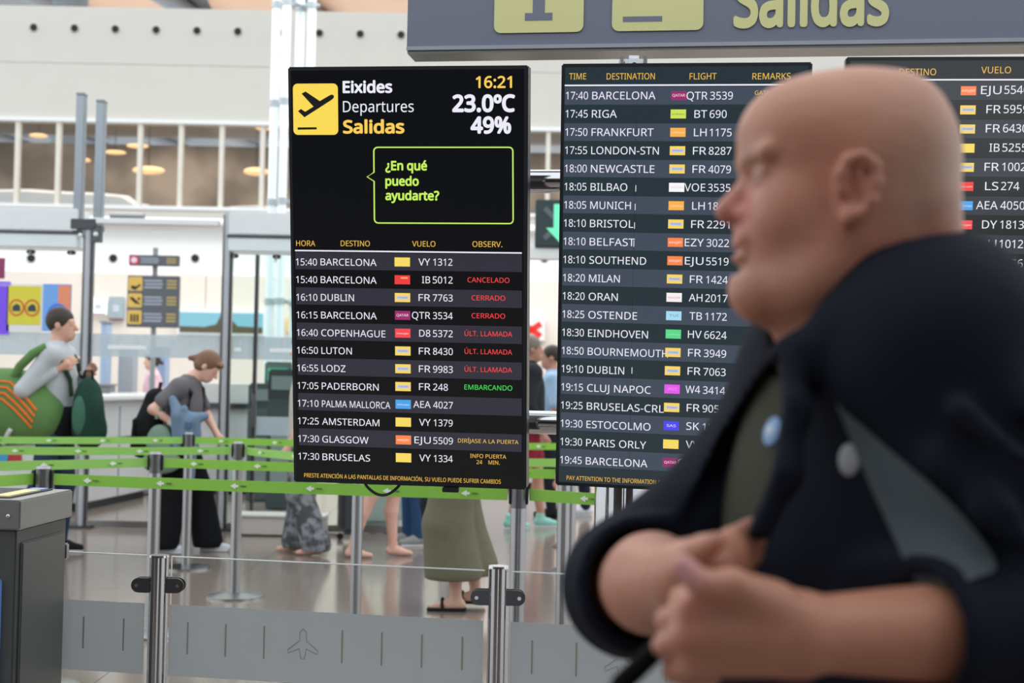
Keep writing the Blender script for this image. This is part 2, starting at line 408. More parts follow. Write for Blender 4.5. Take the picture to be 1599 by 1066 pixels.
def canopy(pxa, pxb, label):
    a, b = P(pxa, 345), P(pxb, 345); t = thing('door_canopy', label, 'canopy', ((a.x+b.x)/2, YP, 2.44)); W = b.x-a.x
    G().box((0, .12, .25), (W, .36, .2), bev=.01).out('fascia', mat('canopy_white', (232, 236, 238), .25), t)
    G().box((0, .10, .137), (W+.02, .34, .018)).out('shadow_gap', DSTEEL, t)  # dark steel strip between fascia and soffit box
    G().box((0, .10, .065), (W, .32, .125), bev=.01).out('soffit_box', mat('canopy_pale', (228, 238, 240), .25), t)
    return t
canopy(-190, 125, 'white canopy over the left glass doors'); canopy(359, 695, 'white canopy over the right glass doors behind the left display')
k = 0
for px in (50, 113, 367, 433):
    a = P(px, 404); t = thing('door_sensor', ['dark door sensor under the left canopy, outer one', 'dark door sensor under the left canopy, by the steel post', 'dark door sensor under the right canopy, by the steel post', 'dark door sensor under the right canopy, beside the white tubes'][k], 'sensor', (a.x, YP-.03, 2.405)); k += 1
    G().box((0, 0, .0), (.07, .05, .035), bev=.008).out('housing', BLACK, t); G().sph((0, -.025, -.005), .01).out('lens', GREY, t)
a = P(143, 352); b = P(343, 352)
t = thing('header_beam', 'white header beam over the open passage', 'beam', ((a.x+b.x)/2, YP, 2.66)); G().box((0, 0, .03), (b.x-a.x, .12, .05), bev=.006).out('beam', WHITE, t); G().cyl((-.4, 0, .08), (-.1, 0, .08), .03, 12).out('motor', STEEL, t)
FR = film('frosted_band', (205, 218, 226), .62)
def pane(pxa, pxb, label, z1, gm, z0=.06, Y=YP, band=True):
    a, b = P(pxa, 600, Y), P(pxb, 600, Y); W = b.x-a.x; t = thing('glass_partition', label, 'glass', ((a.x+b.x)/2, Y, z0))
    G().box((0, 0, (z1-z0)/2), (W, .012, z1-z0)).out('glass', gm, t)
    if band:
        G().box((0, -.009, 1.60-z0), (W, .002, .20)).out('frosted_band', FR, t)
        gg = G(); n = int(W/.16)
        for i in range(n):
            x = -W/2+.08+i*.16; gg.box((x, -.0105, 1.64-z0), (.014, .001, .05)); 
        gg.out('dash_marks', mat('band_marks', (196, 205, 212), .6), t)
        gg = G(); gg.box((-W*.22, -.0105, 1.585-z0), (W*.3, .001, .035)); gg.out('white_lettering_strip', mat('band_white', (240, 245, 248), .6), t)
    G().box((0, 0, .015-z0+.02), (W, .05, .06), bev=.004).out('floor_rail', STEEL, t)
    return t
pane(-188, 126, 'left glass pane of the partition with frosted band', 2.44, GLASS); pane(141, 343, 'middle glass pane behind the bowed woman', 2.63, GLASS)
pane(360, 396, 'narrow glass door leaf beside the right steel post', 2.43, DGLASS); pane(399, 560, 'greenish glass door leaf left of the left display', 2.43, DGLASS); pane(563, 694, 'glass door leaf hidden behind the left display', 2.43, DGLASS)
for k, px in enumerate((397.5, 561)):
    X = P(px, 600).x; t = thing('door_stile', ['slim dark door stile beside the greenish glass', 'slim dark door stile behind the left display'][k], 'post', (X, YP, 0))
    G().box((0, 0, 1.21), (.03, .06, 2.42), bev=.004).out('stile', DSTEEL, t); G().box((0, -.045, 1.05), (.02, .03, .3), bev=.006).out('handle', STEEL, t)
a, b = P(385, 600), P(520, 600)
t = thing('low_plinth', 'low white stone plinth below the greenish glass', 'plinth', ((a.x+b.x)/2, YP-.25, 0)); G().box((0, 0, .085), (b.x-a.x, .3, .15), bev=.008).out('block', mat('plinth_white', (205, 200, 194), .4), t); G().box((0, 0, .17), (b.x-a.x+.03, .33, .02), bev=.005).out('cap', mat('plinth_cap', (222, 218, 212), .4), t)
# frosted lower band on the greenish leaf
a, b = P(401, 650), P(458, 680); t = thing('frosted_panel', 'pale frosted rectangle low on the greenish glass', 'panel', ((a.x+b.x)/2, YP-.02, b.z)); G().box((0, 0, (a.z-b.z)/2), (b.x-a.x, .003, a.z-b.z)).out('film', FR, t)

# beam and lane signal seen between the displays
X0, X1 = P(710, 390).x, P(1060, 390).x
t = thing('signal_beam', 'pale beam under the lane signal between the displays', 'beam', ((X0+X1)/2, YP, 0)); G().box((0, 0, 2.48), (X1-X0, .12, .10), bev=.006).out('beam', WHITE, t); G().box((X1-X0)/2*Vector((1, 0, 0))+Vector((-.06, 0, 1.215)), (.09, .09, 2.43), bev=.006).out('leg', STEEL, t); G().box((-(X1-X0)/2+.06, .1, 1.215), (.09, .09, 2.43), bev=.006).out('leg', STEEL, t)
a = P(873, 385); t = thing('lane_signal', 'dark lane signal with green down arrow between the displays', 'signal', (a.x, YP-.02, 2.53)); hh = .42
G().box((0, 0, hh/2), (.43, .14, hh), bev=.008).out('housing', mat('signal_grey', (70, 84, 86), .5), t)
G().rr(0, hh/2, .40, hh-.03, .01, .004, -.078).out('face', mat('signal_face', (48, 64, 66), .4), t)
gg = G()
for s_ in (1, -1):
    c, q = math.cos(math.radians(45*s_)), math.sin(math.radians(45*s_)); L = .19; wd = .022
    gg.poly([(c*L-q*wd, hh/2+q*L+c*wd), (-c*L-q*wd, hh/2-q*L+c*wd), (-c*L+q*wd, hh/2-q*L-c*wd), (c*L+q*wd, hh/2+q*L-c*wd)], .002, off=-.081)
gg.out('unlit_cross', mat('unlit_grey', (96, 110, 112), .5), t, smooth=False)
G().poly([(-.055, .38), (.055, .38), (.055, .17), (.12, .17), (0, .045), (-.12, .17), (-.055, .17)][::-1], .003, off=-.085).out('green_arrow', emis('signal_green', (120, 250, 200), 1.0), t, smooth=False)
a = at(830, 515, 21.9); t = thing('red_cross_sign', 'small white box sign with red cross between the displays', 'sign', (a.x, 21.88, a.z-.17))
G().box((0, 0, .17), (.42, .14, .34), bev=.01).out('housing', mat('sign_white', (235, 232, 230), .4), t); gg = G()
for s_ in (1, -1):
    c, q = math.cos(math.radians(35*s_)), math.sin(math.radians(35*s_)); L = .17; wd = .045
    gg.poly([(c*L-q*wd, .17+q*L+c*wd), (-c*L-q*wd, .17-q*L+c*wd), (-c*L+q*wd, .17-q*L-c*wd), (c*L+q*wd, .17+q*L-c*wd)], .003, off=-.076)
gg.out('red_cross', emis('sign_red', (240, 60, 50), 1), t, smooth=False)

# four-tube white column, Y = 18
YC = 18.0
c = at(457, 600, YC); t = thing('tube_column', 'white four-tube steel column left of the left display', 'column', (c.x, YC, 0))
TUBE = mat('white_tube', (240, 250, 255), .25, 0, .01)
for px, dy in ((430, 0), (449, -.16), (464, .16), (485, 0)):
    X = at(px, 100, YC).x-c.x; G().cyl((X, dy, .02), (X, dy, 15.5), .055, 20).out('tube', TUBE, t)
for k in range(12):
    z = at(457, 8, YC).z+(k-8)*1.262
    if z > .1:
        gg = G(); gg.cyl((-.24, 0, z), (.23, 0, z), .022, 10); gg.cyl((-.08, -.17, z), (.06, .17, z), .022, 10)
        for px, dy in ((430, 0), (449, -.16), (464, .16), (485, 0)): gg.cyl((at(px, 100, YC).x-c.x, dy, z-.04), (at(px, 100, YC).x-c.x, dy, z+.04), .066, 16)
        gg.out('spacer', mat('spacer_grey', (175, 185, 190), .35), t)
G().cyl((0, 0, 0), (0, 0, .03), .36, 28).out('base_plate', GREY, t)

# sign totem behind the passage, Y = 16
YS = 16.0
def board(cx, y0, y1, px0, px1, name, label, cells, zleg):
    a, b = at(px0, y0, YS), at(px1, y1, YS); t = thing(name, label, 'sign', ((a.x+b.x)/2, YS, b.z)); W, H = b.x-a.x, a.z-b.z
    G().box((0, 0, H/2), (W, .08, H), bev=.006).out('board', mat('board_grey', (98, 98, 106), .5), t)
    n = len(cells); ch = H*.97/n if n > 1 else H
    for i, kind in enumerate(cells):
        z = H-(i+.5)*ch if n > 1 else H/2; s_ = ch*.84
        G().rr(-W/2+s_/2+.01, z, s_, s_, .02, .004, -.044).out('icon_tile', mat('icon_red', (215, 70, 95), .5) if kind == 'r' else mat('icon_yellow', (232, 190, 95), .5), t)
        x = -W/2+s_/2+.01
        if kind == 'r': G().cyl((x, -.044, z), (x, -.049, z), s_*.33, 20).out('icon_disc', mat('icon_pale', (250, 225, 235), .5), t)
        elif kind == 'd': G().poly([(x-.05, z-.05), (x+.0, z-.07), (x+.06, z-.02), (x+.055, z+.0), (x+.01, z-.03), (x-.04, z-.02)], .003, off=-.0475).out('icon_glyph', BLACK, t, False)
        elif kind == 't': G().poly([(x-.06, z+.03), (x-.03, z+.04), (x+.05, z-.03), (x+.06, z-.045), (x+.0, z-.03)], .003, off=-.0475).out('icon_glyph', BLACK, t, False); G().sph((x+.045, -.046, z+.02), .014).out('icon_dot', BLACK, t)
        elif kind == 'p':
            for q in (-.035, .0, .035): G().rr(x+q, z-.01, .02, .09, .008, .003, -.0475).out('icon_figure', BLACK, t)
        gg = G()
        for q in range(3): gg.box((-W/2+s_+.13+(q % 2)*.01, -.0415, z+(q-1)*ch*.2), (.2, .002, ch*.11))
        gg.out('grey_lettering', mat('board_letters', (170, 175, 190), .6), t, False)
        gg = G()
        for q in range(3): gg.box((W/2-.08, -.0415, z+(q-1)*ch*.2), (.11, .002, ch*.11))
        gg.out('yellow_lettering', mat('board_letters_yellow', (195, 172, 105), .6), t, False)
    return t
board(0, 398, 416, 203, 280, 'hanging_sign', 'small dark sign with pink round icon above the three-row sign', ['r'], 0)
board(0, 430, 512, 201, 279, 'direction_sign', 'dark direction sign with three yellow icon tiles', ['d', 't', 'p'], 0)
a = at(241, 470, YS+.08); t = thing('sign_mast', 'thin grey mast carrying the dark direction signs', 'post', (a.x, YS+.08, 0)); G().cyl((0, 0, .01), (0, 0, 2.78), .03, 16).out('mast', GREY, t); G().cyl((0, 0, 0), (0, 0, .02), .2, 20).out('base', DSTEEL, t)

# landscape screen on the inner wall
a, b = at(282, 487, 21.9), at(411, 521, 21.9); t = thing('landscape_screen', 'blue landscape video screen on the beige wall behind the bowed woman', 'screen', ((a.x+b.x)/2, 21.9, b.z)); W, H = b.x-a.x, a.z-b.z
G().box((0, 0, H/2), (W+.1, .08, H+.08), bev=.01).out('frame', WHITE, t); G().box((0, -.045, H/2), (W, .006, H)).out('sky_picture', emis('pic_sky', (150, 215, 235), .9), t)
G().poly([(-W/2, .0), (W/2, .0), (W/2, H*.3), (W*.2, H*.34), (W*.05, H*.95), (W*.0, H*.93), (-W*.06, H*.42), (-W*.2, H*.28), (-W/2, H*.3)], .004, off=-.052).out('hill_picture', emis('pic_hill', (110, 100, 75), .8), t, False)
# posters on the left glass
def poster(name, label, x0, y0, x1, y1, m, Y=YP-.03):
    a, b = at(x0, y0, Y), at(x1, y1, Y); t = thing(name, label, 'poster', ((a.x+b.x)/2, Y, b.z)); W, H = b.x-a.x, a.z-b.z
    G().box((0, 0, H/2), (W, .012, H), bev=.002).out('sheet', m, t); return t, W, H
t, W, H = poster('purple_poster', 'purple poster at the far left edge of the picture', -60, 438, 14, 522, mat('poster_purple', (130, 85, 245), .5)); G().box((0.05, -.007, H*.94), (W*.8, .002, H*.07)).out('header', mat('poster_lilac', (165, 145, 245), .5), t, False)
t, W, H = poster('maroon_poster', 'small maroon notice above the purple poster', -40, 402, 7, 435, mat('poster_maroon', (150, 60, 100), .5)); G().rr(-.02, H*.5, W*.5, H*.3, .01, .002, -.008).out('print', mat('poster_pink', (220, 150, 180), .5), t)
t, W, H = poster('yellow_poster', 'yellow poster with two red prohibition rings', 12, 443, 65, 518, mat('poster_white', (235, 235, 238), .5)); G().box((.0, -.007, H*.55), (W*.92, .003, H*.82)).out('yellow_print', mat('poster_yellow', (226, 216, 70), .5), t, False)
for s_ in (-1, 1):
    gg = G(); N = 24; R0, R1 = .075, .06; A = []; B = []
    for k in range(N):
        a_ = 2*math.pi*k/N; A.append(gg.b.verts.new((s_*.075*.9+R0*.9*math.cos(a_), -.0105, H*.5+R0*math.sin(a_)))); B.append(gg.b.verts.new((s_*.075*.9+R1*.9*math.cos(a_), -.0105, H*.5+R1*math.sin(a_))))
    for k in range(N): gg.b.faces.new((A[k], A[(k+1) % N], B[(k+1) % N], B[k]))
    gg.out('red_ring', mat('ring_red', (215, 90, 50), .5), t, False)
    G().poly([(s_*.068-.035, H*.5-.03), (s_*.068+.035, H*.5-.03), (s_*.068+.03, H*.5+.02), (s_*.068, H*.5+.035), (s_*.068-.035, H*.5+.01)], .002, off=-.012).out('glyph', mat('glyph_dark', (70, 65, 80), .5), t, False)
t, W, H = poster('blue_orange_poster', 'blue and orange poster behind the man in grey', 68, 443, 110, 518, mat('poster_blue', (120, 175, 240), .5)); G().box((W*.26, -.007, H*.68), (W*.44, .003, H*.6)).out('orange_print', mat('poster_orange', (240, 150, 115), .5), t, False); G().cyl((.01, -.006, H*.38), (.01, -.0125, H*.38), W*.36, 24).out('blue_disc', mat('disc_blue', (80, 130, 230), .5), t); G().cyl((.0, -.0125, H*.42), (.0, -.015, H*.42), W*.1, 16).out('pale_dot', WHITE, t)

# counters and furniture beyond the glass
CW = mat('counter_grey', (206, 206, 208), .4, 0, .03); CT = mat('counter_top', (226, 226, 224), .3)
def counter(pa, pb, label, h=1.1, dep=.7):
    a, b = atz(*pa, 0), atz(*pb, 0); d = b-a; L = d.length; ang = math.atan2(d.y, d.x); t = thing('service_counter', label, 'counter', (a+b)/2, ang)
    G().box((0, dep/2, h/2+.03), (L, dep, h-.1), bev=.01).out('front', CW, t); G().box((0, dep/2, .05), (L-.04, dep-.1, .1)).out('kick_plinth', BLACK, t, False); G().box((0, dep/2-.03, h+.0), (L+.06, dep+.1, .05), bev=.01).out('worktop', CT, t); G().box((0, -.006, h*.62), (L, .012, .03)).out('groove', DSTEEL, t)
    for i in range(1, int(L/1.2)+1): G().box((-L/2+i*1.2-.3, -.004, h/2), (.012, .01, h-.18)).out('joint_strip', GREY, t)
    return t
counter((-75, 815), (66, 803), 'light grey counter at the far left behind the man')
counter((128, 799), (232, 776), 'light grey angled counter beyond the glass')
counter((234, 768), (352, 760), 'long pale counter beyond the bowed woman')
counter((560, 760), (860, 764), 'pale counter far behind the left display')
# rounded desk
c = atz(372, 752, 0); t = thing('round_desk', 'rounded pale desk behind the right steel post', 'desk', (at(366, 600, 16.6).x, 16.6, 0)); G().cyl((0, 0, .1), (0, 0, .98), .42, 32).out('drum', CW, t); G().cyl((0, 0, .98), (0, 0, 1.04), .5, 32).out('desk_top', DSTEEL, t); G().cyl((0, 0, 0), (0, 0, .1), .38, 32).out('kick_ring', BLACK, t); G().cyl((0, 0, 1.04), (0, 0, 1.26), .47, 32, .5).out('rim', CT, t)
# grey cabinets and pillar
for px0, px1, y0, y1, Y, m, lb, ct, nm in ((190, 212, 545, 770, 19.5, (172, 176, 182), 'grey square pillar beyond the glass left of the bowed woman', 'pillar', 'grey_pillar'), (150, 176, 602, 770, 18.6, (140, 142, 146), 'grey cabinet beyond the glass right of the dark green pack', 'cabinet', 'grey_cabinet'), (163, 171, 505, 770, 19.2, (168, 190, 220), 'slim blue pillar beyond the glass', 'pillar', 'blue_pillar'), (246, 262, 545, 770, 20, (150, 170, 205), 'blue-grey pillar left of the bowed woman', 'pillar', 'blue_pillar')):
    a, b = at(px0, y0, Y), at(px1, y0, Y); t = thing(nm, lb, ct, ((a.x+b.x)/2, Y, 0)); W = b.x-a.x
    G().box((0, 0, a.z/2), (W, .3, a.z), bev=.01).out('body', mat('m_'+nm+str(px0), m, .4), t); G().box((0, 0, a.z+.015), (W+.04, .34, .03), bev=.005).out('cap', GREY, t); G().box((0, 0, .04), (W+.02, .32, .08)).out('plinth', DSTEEL, t)
# wall screens and notices on the inner wall
for px0, px1, y0, y1, m, lb in ((141, 166, 465, 492, (240, 250, 250), 'white lit panel on the inner wall right of the left steel post'), (170, 193, 463, 500, (160, 175, 182), 'grey blue panel on the inner wall left of the direction sign'), (398, 416, 493, 517, (248, 244, 244), 'white notice with maroon lower edge on the inner wall'), (448, 470, 495, 522, (250, 205, 90), 'yellow orange notice at the left edge of the left display')):
    a, b = at(px0, y0, 21.9), at(px1, y1, 21.9); t = thing('wall_panel', lb, 'panel', ((a.x+b.x)/2, 21.92, b.z)); W, H = b.x-a.x, a.z-b.z
    G().box((0, 0, H/2), (W, .05, H), bev=.006).out('board', mat('m_panel%d' % px0, m, .4, emit=.5 if px0 == 141 else 0), t); G().box((0, -.028, H*.06), (W*.94, .006, H*.08)).out('lower_edge', mat('edge_maroon', (150, 100, 105), .5), t, False); G().rr(0, H*.5, W*.4, H*.3, .01, .003, -.03).out('print', mat('faint_print', (200, 205, 215), .5), t)
# machines seen through the greenish glass
for k, (px, y, Y, wd, h_, m) in enumerate(((414, 0, 15.6, .30, 1.25, (88, 96, 98)), (446, 0, 14.7, .3, 1.4, (74, 80, 84)), (436, 0, 17.3, .3, 1.5, (105, 120, 118)))):
    X = at(px, 600, Y).x; t = thing('service_kiosk', ['dark kiosk behind the greenish glass, left one', 'dark kiosk behind the greenish glass beside the left display', 'grey green kiosk with a green lit strip behind the greenish glass'][k], 'kiosk', (X, Y, 0))
    G().box((0, 0, h_*.4), (wd, .4, h_*.8), bev=.02).out('cabinet', mat('kiosk%d' % k, m, .5), t); G().box((0, -.02, h_*.9), (wd*1.05, .25, h_*.24), bev=.02).out('head', mat('kiosk_head%d' % k, tuple(int(v*.8) for v in m), .5), t); G().box((0, -.15, h_*.92), (wd*.8, .012, h_*.1)).out('lit_strip', emis('kiosk_green', (90, 200, 160), .7) if k == 2 else emis('kiosk_dim', (150, 165, 165), .5), t); G().box((0, -.21, h_*.35), (wd*.7, .012, h_*.4), bev=.004).out('service_door', GREY, t)
# luggage by the hidden counter
for k, (px, py, m, lb) in enumerate(((592, 828, (225, 225, 225), 'white rounded suitcase on the floor between bare legs'), (542, 842, (70, 74, 78), 'tall dark suitcase left of the bare legs'))):
    c = atz(px, py, 0); t = thing('suitcase', lb, 'suitcase', c, .2); h_ = .42 if k == 0 else .7
    G().box((0, 0, h_/2+.05), (.42 if k == 0 else .16, .26, h_), bev=.05).out('shell', mat('case%d' % k, m, .4), t)
    for sx in (-1, 1): G().cyl((sx*.06, -.02, .028), (sx*.06, .02, .028), .028, 12).out('wheel', BLACK, t)
    gg = G().tube([(-.05, .05, h_+.04), (-.05, .05, h_+.2), (.05, .05, h_+.2), (.05, .05, h_+.04)], .008, 8); gg.out('handle', DSTEEL, t)
# red white box behind the belts at left
a, b = at(-60, 690, 9.0), at(30, 714, 9.0)
c = atz(15, 812, 0); t = thing('stand_display', 'low red and white display stand behind the belts at far left', 'stand', (at(-10, 700, 11.2).x, 11.5, 0)); G().box((0, 0, .36), (.62, .06, .72), bev=.006).out('white_board', WHITE, t); G().box((-.08, -.034, .66), (.42, .008, .12)).out('red_panel', mat('stand_red', (205, 60, 70), .5), t, False); G().cyl((-.02, -.038, .66), (-.02, -.045, .66), .045, 20).out('blue_dot', mat('stand_blue', (70, 170, 220), .5), t); G().box((0, .0, .01), (.66, .3, .02), bev=.003).out('foot', GREY, t)

# ================================================================== BELT BARRIERS
GREEN = mat('belt_green', (142, 202, 74), .55, 0, .05, 20); GREEN2 = mat('belt_green_worn', (150, 206, 100), .6, 0, .12, 6)
BZ = .905
def bpost(px, py, label, first={}):
    c = atz(px, py, BZ); 
    if not first:
        t = thing('belt_post', label, 'post', (c.x, c.y, 0), 0, 'steel belt posts of the queue'); first['t'] = t; 
        G().cyl((0, 0, .02), (0, 0, .84), .0315, 28).out('pole', STEEL, t)
        G().cyl((0, 0, 0), (0, 0, .012), .175, 36).cyl((0, 0, .012), (0, 0, .03), .165, 36, .05).out('base', STEEL, t)
        G().cyl((0, 0, .84), (0, 0, .94), .0325, 28).out('head', mat('post_head', (112, 112, 114), .35, .8), t); G().cyl((0, 0, .94), (0, 0, .95), .034, 28, .028).out('cap', STEEL, t)
        for s_ in (-1, 1): G().box((s_*.034, 0, .895), (.012, .026, .08), bev=.003).out('belt_slot', BLACK, t)
    else:
        f = first['t']; t = f.copy(); COL.objects.link(t); t['label'] = label; t.location = (c.x, c.y, 0)
        for ch in f.children:
            q = ch.copy(); COL.objects.link(q); q.parent = t
    return c
arrow = {}
def belt(p0, p1, label, m=GREEN, slack=.012, marks=True):
    a, b = Vector(p0), Vector(p1); d = b-a; d.z = 0; L = d.length; ang = math.atan2(d.y, d.x)
    t = thing('barrier_belt', label, 'belt', ((a.x+b.x)/2, (a.y+b.y)/2, BZ-.01), ang, 'green queue belts')
    bm_ = G(); N = 14; prev = None
    for i in range(N+1):
        x = -L/2+L*i/N; z = -slack*(1-(2*i/N-1)**2)*L; y = .004*math.sin(i*1.7)
        r = [bm_.b.verts.new((x, y+o, z+q)) for o, q in ((-.0015, -.024), (-.0015, .024), (.0015, .024), (.0015, -.024))]
        if prev:
            for k in range(4): bm_.b.faces.new((prev[k], prev[(k+1) % 4], r[(k+1) % 4], r[k]))
        prev = r
    bm_.out('strap', m, t)
    if marks:
        n = int(L/.33)
        for i in range(n):
            x = -L/2+(i+.5)*L/n; z = -slack*(1-(2*x/L)**2)*L
            if 'a' not in arrow:
                arrow['a'] = o = G().poly([(-.028, 0), (-.004, .013), (-.004, .005), (.008, .005), (.008, -.005), (-.004, -.005), (-.004, -.013)], .001, off=-.0075).out('arrow_mark', mat('mark_white', (238, 245, 232), .5), t, False)
                arrow['b'] = q = G().rr(.030, 0, .026, .006, .003, .001, -.0075).out('dark_mark', mat('mark_dark', (88, 118, 62), .5), t)
            else:
                o = arrow['a'].copy(); q = arrow['b'].copy(); COL.objects.link(o); COL.objects.link(q); o.parent = q.parent = t
            o.location = q.location = (x, 0, z)
A = bpost(295, 685, 'belt post in front of the bowed woman, farthest of the left ones')
B = bpost(372, 701, 'belt post in the middle, between woman and left display')
C = bpost(243, 719, 'belt post behind the left glass barrier post')
D = bpost(68, 744, 'belt post just behind the grey bin')
E_ = bpost(810, 768, 'belt post standing just below the left display right corner')
F_ = bpost(881, 737, 'belt post below the middle display')
G_ = bpost(893, 695, 'belt post farther back under the middle display, just right of another')
H_ = bpost(896, 682, 'farthest belt post under the middle display')
K_ = bpost(560, 717, 'belt post hidden behind the left display')
def Z(px, py): return atz(px, py, BZ)
off = Vector((.045, 0, 0))
belt(Z(-230, 681), A-off, 'farthest green belt left of the bowed woman', GREEN2, .004); belt(A+off, G_-off, 'farthest green belt running right from the bowed woman', GREEN, .003)
belt(Z(-230, 697), B-off, 'second green belt from the back, at left', GREEN2, .004); belt(B+off, K_-off, 'second green belt from the back, just left of the display', GREEN2, .003); belt(K_+off, Z(1010, 719), 'green belt passing behind the left display', GREEN2, .003)
belt(Z(-230, 727), C-off, 'green belt left of the post behind the glass barrier', GREEN2, .003); belt(C+off, F_-off, 'long green belt running right behind the displays', GREEN, .002)
belt(Z(-150, 754), D-off, 'green belt at far left behind the bin', GREEN, .004); belt(D+off, E_-off, 'nearest long green belt below the left display', GREEN, .0015); belt(E_+off, Z(1010, 780), 'green belt between left and middle display, lowest one', GREEN, .002)

# ================================================================== GLASS BARRIER (foreground)
def bar_post(px, ytop, Y, label):
    c = at(px, ytop, Y); t = thing('barrier_post', label, 'post', (c.x, Y, 0), 0, 'glass barrier posts')
    G().cyl((0, 0, .01), (0, 0, c.z-.006), .0265, 40).out('tube', CHROME, t); G().cyl((0, 0, c.z-.006), (0, 0, c.z), .0275, 40, .0262).out('cap', CHROME, t); G().cyl((0, 0, 0), (0, 0, .012), .07, 32).out('foot_flange', STEEL, t)
    zc = c.z-.082
    for s_ in (-1, 1):
        gg = G(); pts = [(s_*.02, zc+.02)]+[(s_*(.052+.02*math.cos(a)), zc+.02*math.sin(a)) for a in [math.pi/2-math.pi*k/12 for k in range(13)]]+[(s_*.02, zc-.02)]
        cl = gg.poly(pts, .008, off=-.016).out('clamp', DSTEEL, t); G().cyl((s_*.056, -.017, zc), (s_*.056, -.021, zc), .005, 12).out('screw', CHROME, cl)
        gg = G().poly(pts, .008, off=.008).out('clamp', DSTEEL, t)
    return c
YB1, YB2 = 3.93, 3.76
b1 = bar_post(249, 866, YB1, 'chrome barrier post right of the grey bin'); b2 = bar_post(778.5, 883, YB2, 'chrome barrier post below the left display')
slope = (b2.y-b1.y)/(b2.x-b1.x)
def gpanel(x0, x1, label):
    y0, y1 = b1.y+slope*(x0-b1.x), b1.y+slope*(x1-b1.x); cx, cy = (x0+x1)/2, (y0+y1)/2; L = math.hypot(x1-x0, y1-y0); zt = b1.z-.003
    t = thing('glass_barrier_panel', label, 'glass', (cx, cy, .08), math.atan(slope))
    H = zt-.08
    G().box((0, 0, H/2), (L, .010, H-.003)).out('glass', glass('barrier_glass', (.95, .965, .96), .10), t)
    G().box((0, 0, H), (L, .010, .0025)).out('polished_edge', mat('glass_edge', (210, 218, 216), .3), t)
    z1 = .728-.08; z0 = .535-.08
    G().box((0, -.0065, (z0+z1)/2), (L, .001, z1-z0)).out('frosted_band', film('barrier_film', (204, 208, 211), .86), t)
    mk = mat('film_cutout', (150, 142, 132), .6)
    n = int(L/.108)
    for i in range(n):
        x = -L/2+(i+.5)*L/n
        if i == n//2-1 and L > .6:
            cz = (z0+z1)/2+.005; pl = [(0, .045), (.009, .036), (.010, .012), (.042, -.012), (.042, -.022), (.01, -.008), (.005, -.035), (-.005, -.035), (-.01, -.008), (-.042, -.022), (-.042, -.012), (-.010, .012), (-.009, .036)]
            gg = G().tube([(x+a, -.0075, cz+b) for a, b in pl+[pl[0]]], .0012, 5); gg.out('plane_outline', mk, t)
        else: G().box((x, -.0078, (z0+z1)/2+.008), (.004, .001, .088)).out('dash_cutout', mat('dash_tan', (140, 133, 120), .6), t)
gpanel(b1.x+.036, b2.x-.036, 'frosted glass barrier panel below the left display'); gpanel(b2.x+.036, b2.x+.84, 'frosted glass barrier panel right of the barrier post, partly behind the man')
gpanel(b1.x-.62, b1.x-.036, 'frosted glass barrier panel between bin and left barrier post')

# ================================================================== BIN
bx = thing('waste_bin', 'dark grey waste bin with steel rim, bottom left corner', 'bin', (at(30, 1000, 3.35).x-.165, 3.52, 0), math.radians(-5))
top = atz(112, 765, .99).z
W_, D_ = .50, .62; HB = 1.035
BD = mat('bin_dark', (78, 80, 80), .45, .2, .04); RIM = mat('bin_rim', (150, 152, 152), .35, .7, .04)
# nearest vertical edge at px 32: place box by corner
cnr = atz(32, 781, HB); e2 = atz(114, 764, HB)
bx.location = (cnr.x, cnr.y, 0); ang = math.atan2(e2.y-cnr.y, e2.x-cnr.x); bx.rotation_euler.z = ang; L = math.hypot(e2.x-cnr.x, e2.y-cnr.y)
Wd = .42     # local x runs along the door side, local y (left/back) along the front
def lb(x0, x1, y0, y1, z0, z1, name, m, par=bx, bev=.004): return G().box(((x0+x1)/2, (y0+y1)/2, (z0+z1)/2), (x1-x0, y1-y0, z1-z0), bev=bev).out(name, m, par)
lb(.01, L-.012, .012, Wd-.01, .03, HB-.075, 'body', BD); lb(.0, L, .0, Wd, HB-.075, HB, 'side_rim', RIM)
lb(.04, L-.03, .04, Wd-.04, HB-.004, HB+.003, 'opening_dark', mat('bin_hole', (60, 58, 56), .7)); lb(.05, L*.75, .05, .10, HB-.002, HB+.006, 'yellow_sticker', mat('sticker_yellow', (232, 222, 165), .6)); lb(L*.76, L*.9, .05, .10, HB-.002, HB+.006, 'blue_sticker', mat('sticker_blue', (150, 165, 220), .6))
dr = lb(.035, L-.035, .004, .014, .06, HB-.11, 'door', mat('bin_door', (88, 91, 89), .4, .2, .04)); lb(L-.034, L-.008, .002, .012, HB-.19, HB-.145, 'hinge', STEEL); lb(.0, .03, .0, .03, .0, .03, 'foot', BLACK); lb(L-.04, L-.01, .01, .04, 0, .03, 'foot', BLACK); lb(.0, .03, Wd-.03, Wd, .0, .03, 'foot', BLACK); lb(L-.04, L-.01, Wd-.04, Wd-.01, 0, .03, 'foot', BLACK)
lb(-.004, .012, .045, Wd-.06, .35, HB-.20, 'blue_front_label', mat('label_blue', (110, 150, 215), .4), bev=.003)
G().sph((-.001, .03, HB-.04), .006).out('rivet', CHROME, bx)

